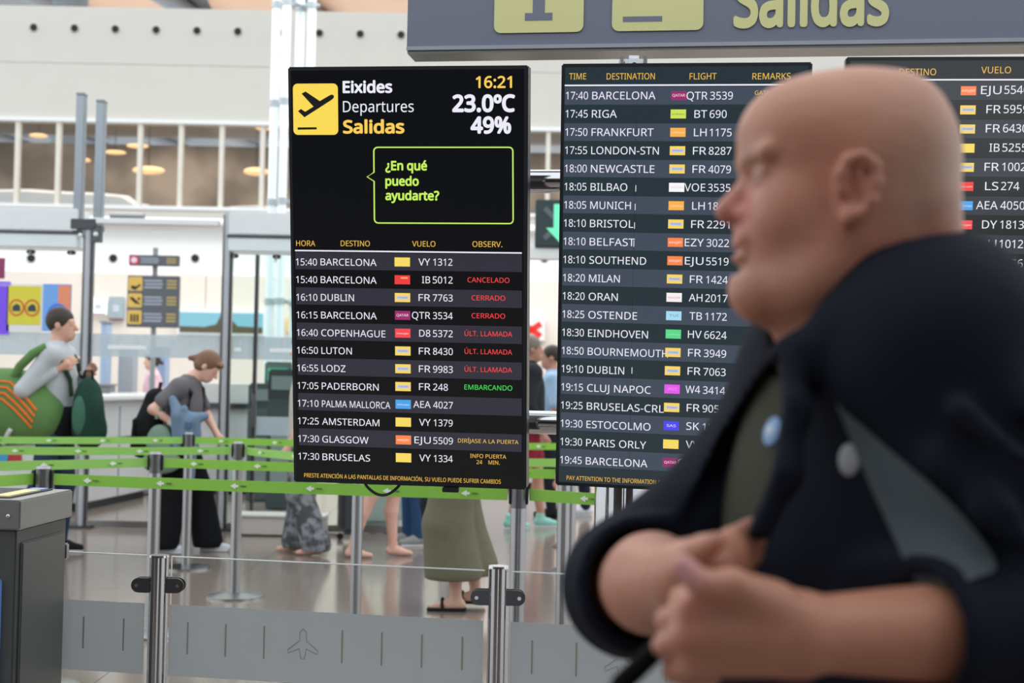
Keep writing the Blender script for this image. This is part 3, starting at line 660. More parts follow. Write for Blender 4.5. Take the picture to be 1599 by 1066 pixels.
# ================================================================== DISPLAY STAND
YW = math.radians(-8)
colx, coly = .358, 4.50
t = thing('display_column', 'thick polished steel column carrying the displays', 'column', (colx, coly, 0))
G().cyl((0, 0, .02), (0, 0, 2.26), .088, 64).out('shaft', mat('mirror_steel', (205, 205, 208), .06, 1, .01), t); G().cyl((0, 0, 0), (0, 0, .02), .25, 48).out('base_plate', STEEL, t)
G().box((0, -.115, 2.30), (.055, .09, .135), bev=.012).out('top_bracket', mat('bracket_white', (240, 244, 248), .3), t); G().cyl((0, -.161, 2.335), (0, -.165, 2.335), .008, 12).out('bracket_bolt', DSTEEL, t)
for s_ in (-1, 1): G().box((s_*.036, -.10, 2.30), (.010, .10, .135), bev=.003).out('bracket_cheek', STEEL, t)
for z, lbx in ((at(850, 279, 4.3).z, 'upper chrome rail running behind the displays'), (at(850, 661, 4.3).z, 'lower chrome rail running behind the displays')):
    t = thing('display_rail', lbx, 'rail', (.45, 4.31 if lbx[0] == 'u' else 4.345, z), YW)
    G().cyl((-1.0, 0, 0), (1.3, 0, 0), .036, 48).out('tube', mat('mirror_steel', (205, 205, 208), .06, 1, .01), t); G().sph((-1.0, 0, 0), .036, (.3, 1, 1)).out('end_cap', STEEL, t); G().sph((1.3, 0, 0), .036, (.3, 1, 1)).out('end_cap', STEEL, t)
    for x in (-.08,): G().box((x, .05, 0), (.2, .04, .12), bev=.006).out('clamp', DSTEEL, t)

class Screen:
    W, H = .715, 1.245
    def __init__(s, name, label, loc, yaw, tilt, roll, back):
        s.M = Matrix.Translation(loc) @ Matrix.Rotation(math.radians(yaw), 4, 'Z') @ Matrix.Rotation(math.radians(tilt), 4, 'X') @ Matrix.Rotation(math.radians(roll), 4, 'Y')
        s.t = thing(name, label, 'screen'); s.t.matrix_world = s.M; s.t.rotation_mode = 'XYZ'; s.inv = s.M.inverted()
        W, H = s.W, s.H
        G().box((0, .035, 0), (W, .066, H), bev=.004).out('frame', mat('display_frame', (34, 38, 43), .35), s.t)
        G().box((0, .001, 0), (W-.022, .004, H-.022)).out('display_panel', back, s.t, False)
        G().box((0, .085, .0), (.3, .04, .9), bev=.01).out('mount_plate', BLACK, s.t)
    def uv(s, px, py):
        o = s.inv @ CAM; d = s.inv.to_3x3() @ ray(px, py); k = -o.y/d.y; q = o+d*k; return q.x, q.z
    def rect(s, name, x0, y0, x1, y1, m, par=None, y=-.0016, r=0):
        a, b = s.uv(x0, (y0+y1)/2), s.uv(x1, (y0+y1)/2); c, d = s.uv((x0+x1)/2, y0), s.uv((x0+x1)/2, y1)
        g = G()
        if r: g.rr((a[0]+b[0])/2, (c[1]+d[1])/2, b[0]-a[0], c[1]-d[1], r, .0006, y)
        else: g.box(((a[0]+b[0])/2, y, (c[1]+d[1])/2), (b[0]-a[0], .0006, c[1]-d[1]))
        return g.out(name, m, par or s.t, False)
def panelmat(name, base, em, rough=.12):
    m = mat(name, base, rough, 0, .02, 2, spec=.5); b = m.node_tree.nodes['Principled BSDF']; b.inputs['Emission Color'].default_value = srgb(em)+(1,); b.inputs['Emission Strength'].default_value = 1; return m
PM1 = panelmat('panel_black', (9, 10, 12), (10, 12, 15)); PM2 = panelmat('panel_haze', (9, 10, 12), (40, 53, 59)); PM3 = panelmat('panel_black_right', (9, 10, 12), (10, 13, 14))  # the middle panel's grey reflection is put into its emission
B1 = panelmat('row_band_left', (9, 9, 11), (50, 49, 60)); B2 = panelmat('row_band_middle', (9, 9, 11), (68, 77, 91)); B3 = panelmat('row_band_right', (9, 9, 11), (44, 48, 56))  # middle row bands are lifted for the same reflection
TW = emis('text_white', (236, 236, 248), 1); TY = emis('text_yellow', (250, 205, 90), 1); TR = emis('text_red', (250, 70, 70), 1); TG = emis('text_green', (70, 225, 90), 1); TO = emis('text_amber', (240, 190, 80), 1)
s1 = Screen('departures_display', 'left portrait departures display with yellow plane icon and speech bubble', (-.3136, 4.2061, 1.6527), -8.05, 8.29, .22, PM1)
s2 = Screen('departures_display', 'middle portrait departures display with English headings behind the man', (.4835, 4.124, 1.6606), -11.11, 7.36, .95, PM2)
s3 = Screen('departures_display', 'right portrait departures display cut by the picture edge', (1.290, 4.03, 1.675), -8.5, 6.2, .6, PM3)
PXM = 1/531
TILE = {'y': ((248, 218, 100), None), 'fr': ((250, 212, 95), ((205, 215, 235), 'band')), 'ib': ((235, 62, 66), None), 'd8': ((245, 75, 80), 'norwegian'), 'qr': ((150, 45, 110), 'QATAR'), 'ae': ((70, 165, 235), 'AirEuropa'), 'ej': ((250, 135, 75), 'easyJet'),
        'bt': ((205, 225, 90), 'airBaltic'), 'lh': ((250, 178, 75), 'Lufthansa'), 'vo': ((250, 248, 250), 'volotea'), 'ah': ((245, 240, 242), 'AIR ALGERIE'), 'tb': ((165, 220, 240), 'TUI'), 'hv': ((95, 215, 140), 'transavia'), 'w4': ((230, 90, 235), 'WIZZ'), 'sk': ((75, 75, 235), 'SAS'), 'ls': ((240, 65, 60), 'Jet2.com')}
TXD = {'bt': (90, 120, 60), 'vo': (215, 205, 215), 'ah': (200, 90, 90), 'tb': (90, 130, 180), 'hv': (150, 240, 190), 'w4': (250, 150, 245), 'ib': (255, 150, 120)}
def tile(s, cx, cy, code, par, w=24, h=14):
    c, tx = TILE[code]; s.rect('airline_tile', cx-w/2, cy-h/2, cx+w/2, cy+h/2, emis('tile_'+code, c), par, -.0034)
    if code == 'fr':
        s.rect('airline_mark', cx-w*.40, cy-h*.20, cx+w*.42, cy+h*.22, emis('tile_fr_band', (200, 205, 215)), par, -.0042)
        u, v = s.uv(cx+w*.02, cy+1.2); text('airline_lettering', 'RYANAIR', u, v, 2.6*PXM, emis('tile_fr_text', (70, 90, 180)), par, width=w*.62*PXM, align='C', y=-.0050)
    elif tx:
        u, v = s.uv(cx, cy+1.6); text('airline_lettering', tx, u, v, 4*PXM if len(tx) < 8 else 2.6*PXM, emis('tiletext_'+code, TXD.get(code, (255, 225, 225))), par, width=w*(.8 if len(tx) > 4 else .6)*PXM, align='C', y=-.0044, bold=.01)
    elif code == 'ib':
        s.rect('airline_mark', cx-w*.1, cy-h*.3, cx+w*.35, cy-h*.12, emis('tile_ib_mark', (255, 170, 100)), par, -.0042)
def ctext(s, name, st, px, py, cap, m, par, align='L', bold=.006, yy=-.0034, **k):
    u, v = s.uv(px, py); return text(name, st, u, v-cap*PXM/2, cap*PXM, m, par, align=align, y=yy, bold=bold, **k)
ARIAL = dict(zip('ABCDEFGHIJKLMNOPQRSTUVWXYZ', (.667, .667, .722, .722, .667, .611, .778, .722, .278, .5, .667, .556, .833, .722, .778, .667, .778, .722, .667, .611, .722, .667, .944, .667, .667, .611)))
def aw_(st, cap): return sum(ARIAL.get({'Ú': 'U', 'Í': 'I', 'Ó': 'O'}.get(ch, ch), {' ': .278, '.': .278, '-': .333}.get(ch, .556)) for ch in st)*cap/.716*PXM*.975
def fac_for(st, wpx, cap, bold=.006):
    co = text_geo(st, bold)[1]; return wpx*PXM/((co[:, 0].max()-co[:, 0].min())*cap*PXM/CAPH)
FD1 = fac_for('BARCELONA', 91.5, 10.8); FN1 = fac_for('1312', 29, 10.8)
def row(s, i, y0l, stepl, y0r, stepr, xs, data, band, capx=10.8):
    """xs: functions of row -> pixel x for time, dest, tile, code right, number left, remark centre, band x0,x1"""
    tm, de, tl, cod, num, rem = data; yl = y0l+stepl*i; yr = y0r+stepr*i
    X = {k: v(i) for k, v in xs.items()}
    yat = lambda px: yl+(yr-yl)*(px-X['t'])/(X['n']-X['t'])
    q = i
    base = s.rect('flight_row', X['b0'], yat((X['b0']+X['b1'])/2)-stepl*.49, X['b1'], yat((X['b0']+X['b1'])/2)+stepl*.49, band, None, -.0018)
    if tm: ctext(s, 'time_text', tm, X['t'], yat(X['t']+17), capx, TW, base, width=34.5*PXM)
    if de:
        kw = dict(width=aw_(de, capx))
        if de == 'PALMA MALLORCA': kw = dict(width=112*PXM)
        if de == 'E' or de == 'N': ctext(s, 'destination_text', de, X['e'], yat(X['e']), capx, TW, base, 'R', **kw)
        else: ctext(s, 'destination_text', de, X['d'], yat(X['d']+45), capx, TW, base, **kw)
    tile(s, X['f'], yat(X['f']), tl, base)
    ctext(s, 'flight_text', cod, X['c'], yat(X['n']-8), capx, TW, base, 'R', width=aw_(cod, capx*.95))
    ctext(s, 'flight_number', num, X['n']+(.8 if num[0] == '1' else 0), yat(X['n']+10), capx, TW, base, width=aw_(num, capx*.97)-(1.2*PXM if num[0] == '1' else 0))
    if rem:
        c, ls = rem
        for k, l in enumerate(ls):
            yy = yat(X['r'])+(0 if len(ls) == 1 else (-4.6 if k == 0 else 4.8))
            cp = 7.8 if c in (TR, TG) else 6.3
            ctext(s, 'remark_text', l, X['r'], yy, cp, c, base, 'C', width=aw_(l, cp))
lin = lambda a, b, n: (lambda i: a+(b-a)*i/n)
xs1 = dict(t=lin(462.5, 466.4, 11), d=lin(501, 504, 11), f=lin(628.5, 630.5, 11), c=lin(672, 673, 11), n=lin(676, 677, 11), r=lin(763, 762.5, 11), b0=lin(461.5, 468, 11), b1=lin(815, 814.5, 11))
LM = 'ÚLT. LLAMADA'
D1 = [('15:40', 'BARCELONA', 'y', 'VY', '1312', None), ('15:40', 'BARCELONA', 'ib', 'IB', '5012', (TR, ['CANCELADO'])), ('16:10', 'DUBLIN', 'fr', 'FR', '7763', (TR, ['CERRADO'])), ('16:15', 'BARCELONA', 'qr', 'QTR', '3534', (TR, ['CERRADO'])),
      ('16:40', 'COPENHAGUE', 'd8', 'D8', '5372', (TR, [LM])), ('16:50', 'LUTON', 'fr', 'FR', '8430', (TR, [LM])), ('16:55', 'LODZ', 'fr', 'FR', '9983', (TR, [LM])), ('17:05', 'PADERBORN', 'fr', 'FR', '248', (TG, ['EMBARCANDO'])),
      ('17:10', 'PALMA MALLORCA', 'ae', 'AEA', '4027', None), ('17:25', 'AMSTERDAM', 'y', 'VY', '1379', None), ('17:30', 'GLASGOW', 'ej', 'EJU', '5509', (TO, ['DIRÍJASE A LA PUERTA'])), ('17:30', 'BRUSELAS', 'y', 'VY', '1334', (TO, ['INFO PUERTA', '24    MIN.']))]
for i, d in enumerate(D1): row(s1, i, 408.5, 27.5, 408.9, 27.82, xs1, d, B1 if i % 2 == 0 else PM1)
for st, a, b, y in (('HORA', 463, 494, 379.5), ('DESTINO', 532.5, 579.5, 379.7), ('VUELO', 644, 681, 380.3), ('OBSERV.', 738, 785, 380.8)): ctext(s1, 'heading_text', st, a, y, 8.6, TO, s1.t, width=(b-a)*PXM)
s1.rect('heading_line', 461, 391.8, 815, 394, TW)
ctext(s1, 'footer_text', 'PRESTE ATENCIÓN A LAS PANTALLAS DE INFORMACIÓN, SU VUELO PUEDE SUFRIR CAMBIOS', 475.5, 741.2, 6.6, TO, s1.t, width=321*PXM)
# header of the left display
s1.rect('icon_tile', 458, 130.5, 528, 210.5, emis('icon_screen_yellow', (250, 218, 85)), r=.014)
def zz(x, y): return s1.uv(440+x/3.5525, 90+y/3.5525)
PL = [(92, 297), (108, 285), (132, 300), (178, 272), (112, 200), (134, 188), (213, 241), (266, 210), (278, 205), (289, 208), (292, 217), (288, 226), (276, 236), (128, 331)]
DK = emis('icon_dark', (18, 18, 20))
def glyph(name, pts, m, par, off=-.004):
    bm_ = bmesh.new(); vs = [bm_.verts.new((u, off, v)) for u, v in pts]; es = [bm_.edges.new((vs[i], vs[(i+1) % len(vs)])) for i in range(len(vs))]
    bmesh.ops.triangle_fill(bm_, edges=es, use_beauty=True); gg = G(); gg.b.free(); gg.b = bm_; return gg.out(name, m, par, False)
ic = [c for c in s1.t.children if c.name.startswith('icon_tile')][0]
glyph('plane_symbol', [zz(*p) for p in PL], DK, ic); glyph('runway_bar', [zz(90, 387), zz(196, 386), zz(196, 398), zz(90, 400)], DK, ic)
for st, a, b, y, cap, m, bo, nm in (('Eixides', 535.5, 614.5, 136, 17, TW, .03, 'title_text'), ('Departures', 536, 648.5, 166.5, 17, TW, .004, 'title_text'), ('Salidas', 536, 634, 198, 19, TY, .03, 'title_text'), ('16:21', 743, 799.5, 128.4, 17, TY, .02, 'clock_text'), ('23.0ºC', 706.5, 804.5, 161.5, 24, TW, .035, 'temperature_text'), ('49%', 735, 798.5, 195.3, 23.5, TW, .035, 'humidity_text')):
    ctext(s1, nm, st, a, y, cap, m, s1.t, width=(b-a)*PXM, bold=bo)
LIME = emis('lime', (196, 240, 96))
for st, a, b, y in (('¿En qué', 602, 668.5, 258.5), ('puedo', 602, 655.5, 282.5), ('ayudarte?', 602, 688, 305)): ctext(s1, 'bubble_text', st, a, y, 13.5, LIME, s1.t, width=(b-a)*PXM, bold=.03)
bp = []
def arc(cx, cy, r, a0, a1): return [(cx+r*math.cos(math.radians(a0+(a1-a0)*k/6)), cy-r*math.sin(math.radians(a0+(a1-a0)*k/6))) for k in range(7)]
bp = arc(590, 236, 6, 180, 90)+arc(795, 236, 6, 90, 0)+arc(795.5, 343, 6, 0, -90)+arc(591, 342, 6, -90, -180)+[(584.5, 283), (573.5, 276), (584.3, 269)]
gg = G(); pts = [s1.uv(*p) for p in bp]; gg.tube([(u, -.0025, v) for u, v in pts+[pts[0], pts[1]]], .0021, 6); gg.out('speech_bubble_outline', LIME, s1.t)
# cable and label under the left display
G().tube([s1.inv @ at(570+55*k/16, 755+18*math.sin(math.pi*k/16)**.8, 4.33) for k in range(17)], .0045, 8).out('cable_loop', BLACK, s1.t)
o = G().box((.13, .0, -.629), (.05, .02, .014), bev=.002).out('maker_plate', BLACK, s1.t)

xs2 = dict(t=lin(884, 875, 20), d=lin(925, 915, 20), f=lin(1060, 1047, 20), c=lin(1105, 1090.5, 20), n=lin(1109, 1095, 20), r=lin(1203, 1180, 20), b0=lin(882, 875, 20), b1=lin(1252, 1232, 20))
D2 = [('17:40', 'BARCELONA', 'qr', 'QTR', '3539', (TO, ['GATE INFO', '15    MIN.'])), ('17:45', 'RIGA', 'bt', 'BT', '690', (TO, ['GATE INFO', '20    MIN.'])), ('17:50', 'FRANKFURT', 'lh', 'LH', '1175', None), ('17:55', 'LONDON-STN', 'fr', 'FR', '8287', None), ('18:00', 'NEWCASTLE', 'fr', 'FR', '4079', None), ('18:05', 'BILBAO', 'vo', 'VOE', '3535', None),
      ('18:05', 'MUNICH', 'lh', 'LH', '184', None), ('18:10', 'BRISTOL', 'fr', 'FR', '2291', None), ('18:10', 'BELFAST', 'ej', 'EZY', '3022', None), ('18:10', 'SOUTHEND', 'ej', 'EJU', '5519', None), ('18:20', 'MILAN', 'fr', 'FR', '1424', None), ('18:20', 'ORAN', 'ah', 'AH', '2017', None), ('18:25', 'OSTENDE', 'tb', 'TB', '1172', None),
      ('18:30', 'EINDHOVEN', 'hv', 'HV', '6624', None), ('18:50', 'BOURNEMOUTH', 'fr', 'FR', '3949', None), ('19:10', 'DUBLIN', 'fr', 'FR', '7063', None), ('19:15', 'CLUJ NAPOC', 'w4', 'W4', '3414', None), ('19:25', 'BRUSELAS-CRL', 'fr', 'FR', '9052', None), ('19:30', 'ESTOCOLMO', 'sk', 'SK', '185', None), ('19:30', 'PARIS ORLY', 'y', 'VY', '83', None), ('19:45', 'BARCELONA', 'qr', 'QTR', '', None)]
FD1 = fac_for('BARCELONA', 97, 11.6); FN1 = fac_for('8287', 31, 11.6)
for i, d in enumerate(D2):
    if not d[4]: d = d[:4]+('35',)+d[5:]
    row(s2, i, 149.3, 28.35, 149.4, 28.68, xs2, d, B2 if i % 2 == 0 else PM2, 11.6)
for st, a, b, y in (('TIME', 889, 915.5, 119.3), ('DESTINATION', 947.5, 1021.5, 119.4), ('FLIGHT', 1077, 1117.5, 119.2), ('REMARKS', 1175, 1231.5, 119.2)): ctext(s2, 'heading_text', st, a, y, 9.4, TO, s2.t, width=(b-a)*PXM)
s2.rect('heading_line', 882, 131.6, 1252, 134, TW)
ctext(s2, 'footer_text', 'PAY ATTENTION TO THE INFORMATION SCREENS', 885, 745.2, 6.8, TO, s2.t, width=177*PXM)
u0, v0 = s2.uv(992, 160); u1, v1 = s2.uv(985, 735); G().box(((u0+u1)/2, -.0030, (v0+v1)/2), (.0009, .0004, v0-v1)).out('fault_line', emis('fault_dark', (28, 36, 40)), s2.t, False)
for k, (a, b) in enumerate(((993, 294), (992, 323), (991, 352), (990, 380), (987, 578))): s2.rect('fault_tick', a-.5, b-5, a+.5, b+5, TW, None, -.0040)
xs3 = dict(t=lin(1330, 1322, 9), d=lin(1371, 1362, 9), e=lin(1469, 1496, 3), f=lin(1512, 1504, 9), c=lin(1563.5, 1554.5, 9), n=lin(1568, 1558.5, 9), r=lin(1660, 1650, 9), b0=lin(1325, 1318, 9), b1=lin(1708, 1700, 9))
D3 = [(None, None, 'ej', 'EJU', '5540', None), (None, 'E', 'fr', 'FR', '5959', None), (None, None, 'fr', 'FR', '6430', None), (None, None, 'y', 'IB', '5255', None), (None, 'N', 'fr', 'FR', '1002', None), (None, None, 'ls', 'LS', '274', None), (None, None, 'ae', 'AEA', '4050', None), (None, None, 'd8', 'DY', '1813', None), (None, None, 'ej', 'EJU', '1012', None), (None, None, 'fr', 'FR', '6356', None)]
FD1 = fac_for('BARCELONA', 99, 12); FN1 = fac_for('1002', 34, 12)
for i, d in enumerate(D3): row(s3, i, 146, 29.4, 140.5, 30.0, xs3, d, B3 if i % 2 == 0 else PM3, 12)
for i in range(10, 20, 2):
    s3.rect('flight_row', xs3['b0'](i), 140+29.8*i-14, xs3['b1'](i), 140+29.8*i+14, B3, None, -.0018)
for st, a, b, y in (('DESTINO', 1404, 1457.5, 112.5), ('VUELO', 1532, 1574.5, 109.5)): ctext(s3, 'heading_text', st, a, y, 9.6, TO, s3.t, width=(b-a)*PXM)
a_, b_ = s3.uv(1325, 129.5), s3.uv(1700, 119.5); G().box(((a_[0]+b_[0])/2, -.0016, (a_[1]+b_[1])/2), (b_[0]-a_[0], .0006, .0042)).out('heading_line', TW, s3.t, False)

# ================================================================== OVERHEAD SIGN
cA = at(635, 79, 4.46); cB = at(1590, 66, 4.46)
yaw = math.radians(-8.3)
t = thing('overhead_sign', 'large grey overhead direction sign with yellow tiles and pale yellow Salidas', 'sign', (cA.x, 4.46, cA.z), yaw)
Ws = 2.35; Hs = .46
SG = mat('sign_grey', (120, 124, 142), .45, 0, .02)
G().box((Ws/2, .06, Hs/2), (Ws, .12, Hs), bev=.002).out('panel_body', SG, t); G().box((Ws/2, .06, -.004), (Ws-.004, .116, .01)).out('underside', mat('sign_under', (150, 152, 146), .25, .6), t, False)
G().box((Ws/2, -.002, .006), (Ws, .006, .012)).out('lower_trim', mat('sign_trim', (165, 168, 178), .4, .5), t, False)
Mi = (Matrix.Translation(t.location) @ Matrix.Rotation(yaw, 4, 'Z')).inverted()
def suv(px, py):
    o_ = Mi @ CAM; d_ = Mi.to_3x3() @ ray(px, py); k = -o_.y/d_.y; q = o_+d_*k; return q.x, q.z
PY = mat('sign_yellow', (226, 222, 158), .5, 0, .02)
for x0_, x1_, yb, nm in ((771.5, 911, 52.5, 'info'), (955.5, 1098, 49.5, 'dep')):
    a_, b_ = suv(x0_, yb), suv(x1_, yb-2); w2 = b_[0]-a_[0]; h2 = w2*1.12
    tl = G().rr((a_[0]+b_[0])/2, a_[1]+h2/2, w2, h2, .022, .0012, -.0052).out('icon_tile', PY, t)
    cx_, cz_ = (a_[0]+b_[0])/2, a_[1]
    if nm == 'info':
        p0 = suv(835, 21); p1 = suv(854, 21); q0 = suv(822, 33); q1 = suv(865, 32.5)
        s_ = p1[0]-p0[0]; hz = q1[0]-q0[0]; th_ = p0[1]-q0[1]
        G().box((cx_, -.0058, q0[1]+th_/2), (hz, .0008, th_)).box((cx_, -.0058, q0[1]+th_+.055), (s_, .0008, .11)).box((cx_-s_*.3, -.0058, q0[1]+th_+.11-th_/2), (hz*.62, .0008, th_)).cyl((cx_, -.0062, q0[1]+.185), (cx_, -.0054, q0[1]+.185), .020, 20).out('info_symbol', SG, tl, False)
    else:
        k_ = w2/250*1.0; gx = lambda x, y: (cx_+(x-187)*k_, cz_+(428-y)*k_*1.0)
        glyph('plane_symbol', [gx(*p) for p in PL], SG, tl, -.0058); glyph('runway_bar', [gx(92, 388), gx(200, 388), gx(200, 403), gx(92, 403)], SG, tl, -.0058)
u_, v_ = suv(1145, 40.5); u2, v2 = suv(1388, 34); text('sign_lettering', 'Salidas', u_, v_, .150, PY, t, width=u2-u_, y=-.0052, bold=.03)
G().cyl((Ws*.30, .06, Hs), (Ws*.30, .06, Hs+1.6), .03, 16).out('hanger', STEEL, t); G().cyl((Ws*.85, .06, Hs), (Ws*.85, .06, Hs+1.6), .03, 16).out('hanger', STEEL, t)
# gallery beam the sign hangs from
cbm = thing('gallery_beam', 'steel beam above the overhead sign, out of view', 'beam', (1.2, 4.4, cA.z+Hs+1.62), yaw); G().box((0, 0, .1), (9, .2, .2), bev=.01).out('beam', GREY, cbm); G().box((0, 0, .21), (9, .3, .02), bev=.002).out('flange', GREY, cbm)

# ================================================================== PEOPLE
SKC = np.array(srgb((205, 150, 125)))
SKIN = mat('skin', (205, 150, 125), .5, 0, .05, 30, attr='Col'); SKIN2 = mat('skin_plain', (214, 164, 142), .5, 0, .04, 20)
def rotm(a):      # pitch: rotate local x-z by a (nose down positive)
    c, s = math.cos(a), math.sin(a); return np.array([[c, 0, -s], [0, 1, 0], [s, 0, c]])
def sculpt(root, name, lo, hi, res, m, fn, k=.03, colfn=None, local=True, smooth=1):
    s = SDF(lo, hi, res, k); fn(s)
    sv = Vector(root.location); root.location = (0, 0, 0) if local else sv
    o = s.mesh(name, m, root, colfn, smooth); root.location = sv; return o
def person(label, x, y, heading=0, H=1.72, J={}, top=None, legs=None, hair=None, shoes=None, skin=SKIN2, res=.012, headpitch=0, slim=1.0, group=None):
    t = thing('person', label, 'person', (x, y, 0), math.radians(heading), group)
    f = H/1.72; v = lambda *a: np.array(a)*f
    j = dict(head=v(.02, 0, 1.615), neck=v(-.01, 0, 1.47), chest=v(-.01, 0, 1.27), waist=v(0, 0, 1.08), pelvis=v(0, 0, .93), shR=v(0, -.17, 1.40), shL=v(0, .17, 1.40), elR=v(-.04, -.235, 1.12), elL=v(-.04, .235, 1.12), wrR=v(.08, -.23, .89), wrL=v(.08, .23, .89),
             hipR=v(0, -.085, .90), hipL=v(0, .085, .90), knR=v(.02, -.095, .49), knL=v(.02, .095, .49), anR=v(-.02, -.10, .085), anL=v(-.02, .10, .085))
    j.update({k: np.array(p, float) for k, p in J.items()})
    R = rotm(headpitch); hd = lambda a, b, c: j['head']+R.T@(np.array((a, b, c))*f)
    allp = np.array(list(j.values())); lo = allp.min(0)-[.22, .16, .10]; hi = allp.max(0)+[.26, .16, .18]; lo[2] = -.02
    def torso(s, g=0.0, w=1.0):
        s.ell(j['chest'], np.array((.105, .155*slim, .17))*f+g, .08); s.ell(j['waist'], np.array((.10, .135*slim, .14))*f+g, .1); s.ell(j['pelvis'], np.array((.11, .155*slim, .12))*f+g, .08)
        s.cone(j['chest'], j['neck'], .09*f+g, .06*f+g*.5, .06); s.cone(j['shR'], j['shL'], .055*f+g, .055*f+g, .06); s.cone(j['chest'], j['pelvis'], .08*f+g, .085*f+g, .08)
    def body(s):
        torso(s); s.cone(j['neck'], hd(-.015, 0, -.05), .052*f, .05*f, .03)
        s.ell(hd(-.01, 0, .025), np.array((.092, .073, .09))*f, .03, M=R); s.ell(hd(.035, 0, -.045), np.array((.055, .052, .065))*f, .035, M=R); s.ell(hd(.06, 0, -.085), np.array((.026, .03, .022))*f, .03, M=R)
        s.cone(hd(.085, 0, .01), hd(.108, 0, -.028), .009*f, .014*f, .012); s.cone(hd(.088, -.02, -.062), hd(.088, .02, -.062), .007*f, .007*f, .008)
        for q in (-1, 1):
            s.ell(hd(.085, q*.032, .008), np.array((.012, .013, .009))*f, .012, True); s.ell(hd(.076, q*.032, .006), np.array((.012, .012, .012))*f, .004)
            s.ell(hd(-.01, q*.075, -.005), np.array((.020, .009, .031))*f, .008, M=R)
            s.cone(hd(.08, q*.015, .028), hd(.07, q*.045, .028), .008*f, .008*f, .012)
        for q in 'RL':
            s.cone(j['sh'+q], j['el'+q], .047*f, .037*f, .03); s.cone(j['el'+q], j['wr'+q], .038*f, .025*f, .02)
            d = j['wr'+q]-j['el'+q]; d = d/np.linalg.norm(d); sd = np.cross(d, (0, 1, 0)); sd = sd/max(np.linalg.norm(sd), 1e-6); lat = np.array((0, 1., 0)); p0 = j['wr'+q]+d*.045*f
            s.cone(j['wr'+q], p0+d*.035*f, .024*f, .030*f, .015)
            for i, L in enumerate((.07, .08, .075, .058)):
                b = p0+d*.045*f+sd*(i-1.5)*.019*f; m_ = b+d*L*.5*f; s.cone(b, m_, .0095*f, .009*f, .004); s.cone(m_, m_+(d*.7+lat*(.5 if q == 'R' else -.5))*L*.5*f, .009*f, .0075*f, .003)
            s.cone(p0-sd*.02*f, p0-sd*.05*f+d*.05*f, .012*f, .009*f, .008)
            s.cone(j['hip'+q], j['kn'+q], .08*f, .054*f, .04); kk, aa = j['kn'+q], j['an'+q]; mm = kk*.65+aa*.35+np.array((-.018, 0, 0)); s.cone(kk, mm, .05*f, .055*f, .02); s.cone(mm, aa, .052*f, .034*f, .02)
            s.cone(aa+[-.025, 0, -.045], aa+[.05, 0, -.045], .034*f, .032*f, .02); s.cone(aa+[.05, 0, -.052], aa+[.14, 0, -.062], .032*f, .02*f, .02)
    sculpt(t, 'body', lo, hi, res, skin, body)
    if top:
        m, slv = top[:2]; g = top[2] if len(top) > 2 else .014
        def fn(s):
            torso(s, g)
            for q in 'RL':
                if slv >= 1: s.cone(j['sh'+q], j['el'+q], .06*f+g*.4, .05*f+g*.4, .04); s.cone(j['el'+q], j['el'+q]*.1+j['wr'+q]*.9, .05*f+g*.4, .034*f+g*.3, .02)
                else: s.cone(j['sh'+q], j['sh'+q]*(1-slv)+j['el'+q]*slv, .06*f+g*.4, .055*f+g*.6, .03)
            s.half(j['pelvis']+[0, 0, -.10 if len(top) < 4 else top[3]], (0, 0, -1), .008)
            s.cone(j['neck']+[0, 0, .03], j['neck']+[.0, 0, .2], .055*f, .06*f, .01, True)
        sculpt(t, 'top', lo, hi, res, m, fn)
    if legs:
        m, kind = legs[:2]
        def fn(s):
            s.ell(j['pelvis'], np.array((.125, .17*slim, .12))*f, .05)
            for q in 'RL':
                h, kn, a = j['hip'+q], j['kn'+q], j['an'+q]
                if kind == 'slim': s.chain([h, kn, a+[0, 0, .0]], [.098*f, .07*f, .052*f], .03)
                elif kind == 'wide': s.chain([h, kn, a+[.0, 0, .0]], [.105*f, .105*f, .12*f], .03); s.half((0, 0, .035), (0, 0, -1), .006)
                elif kind == 'shorts': s.chain([h, h*.35+kn*.65], [.105*f, .095*f], .03)
                elif kind == 'culotte': s.chain([h, kn, kn*.35+a*.65], [.12*f, .15*f, .175*f], .03); s.half((0, 0, .19), (0, 0, -1), .006)
            s.half(j['pelvis']+[0, 0, .12], (0, 0, 1), .006)
        sculpt(t, 'trousers' if kind != 'shorts' else 'shorts', lo, hi, res, m, fn)
    if hair:
        m, kind = hair
        def fn(s):
            s.ell(hd(-.018, 0, .035), np.array((.100, .082, .098))*f, .02, M=R)
            s.cone(hd(.13, -.1, -.035), hd(.13, .1, -.035), .085*f, .085*f, .02, True); s.cone(hd(.0, -.1, -.10), hd(.0, .1, -.10), .075*f, .075*f, .02, True)
            if kind == 'tail': s.cone(hd(-.10, 0, .01), hd(-.15, 0, -.03), .032*f, .022*f, .02); s.ell(hd(-.04, 0, -.02), np.array((.07, .076, .06))*f, .02, M=R); s.ell(hd(.075, 0, .07), np.array((.03, .06, .022))*f, .02, M=R)
        sculpt(t, 'hair', lo, hi, min(res, .009), m, fn, .02)
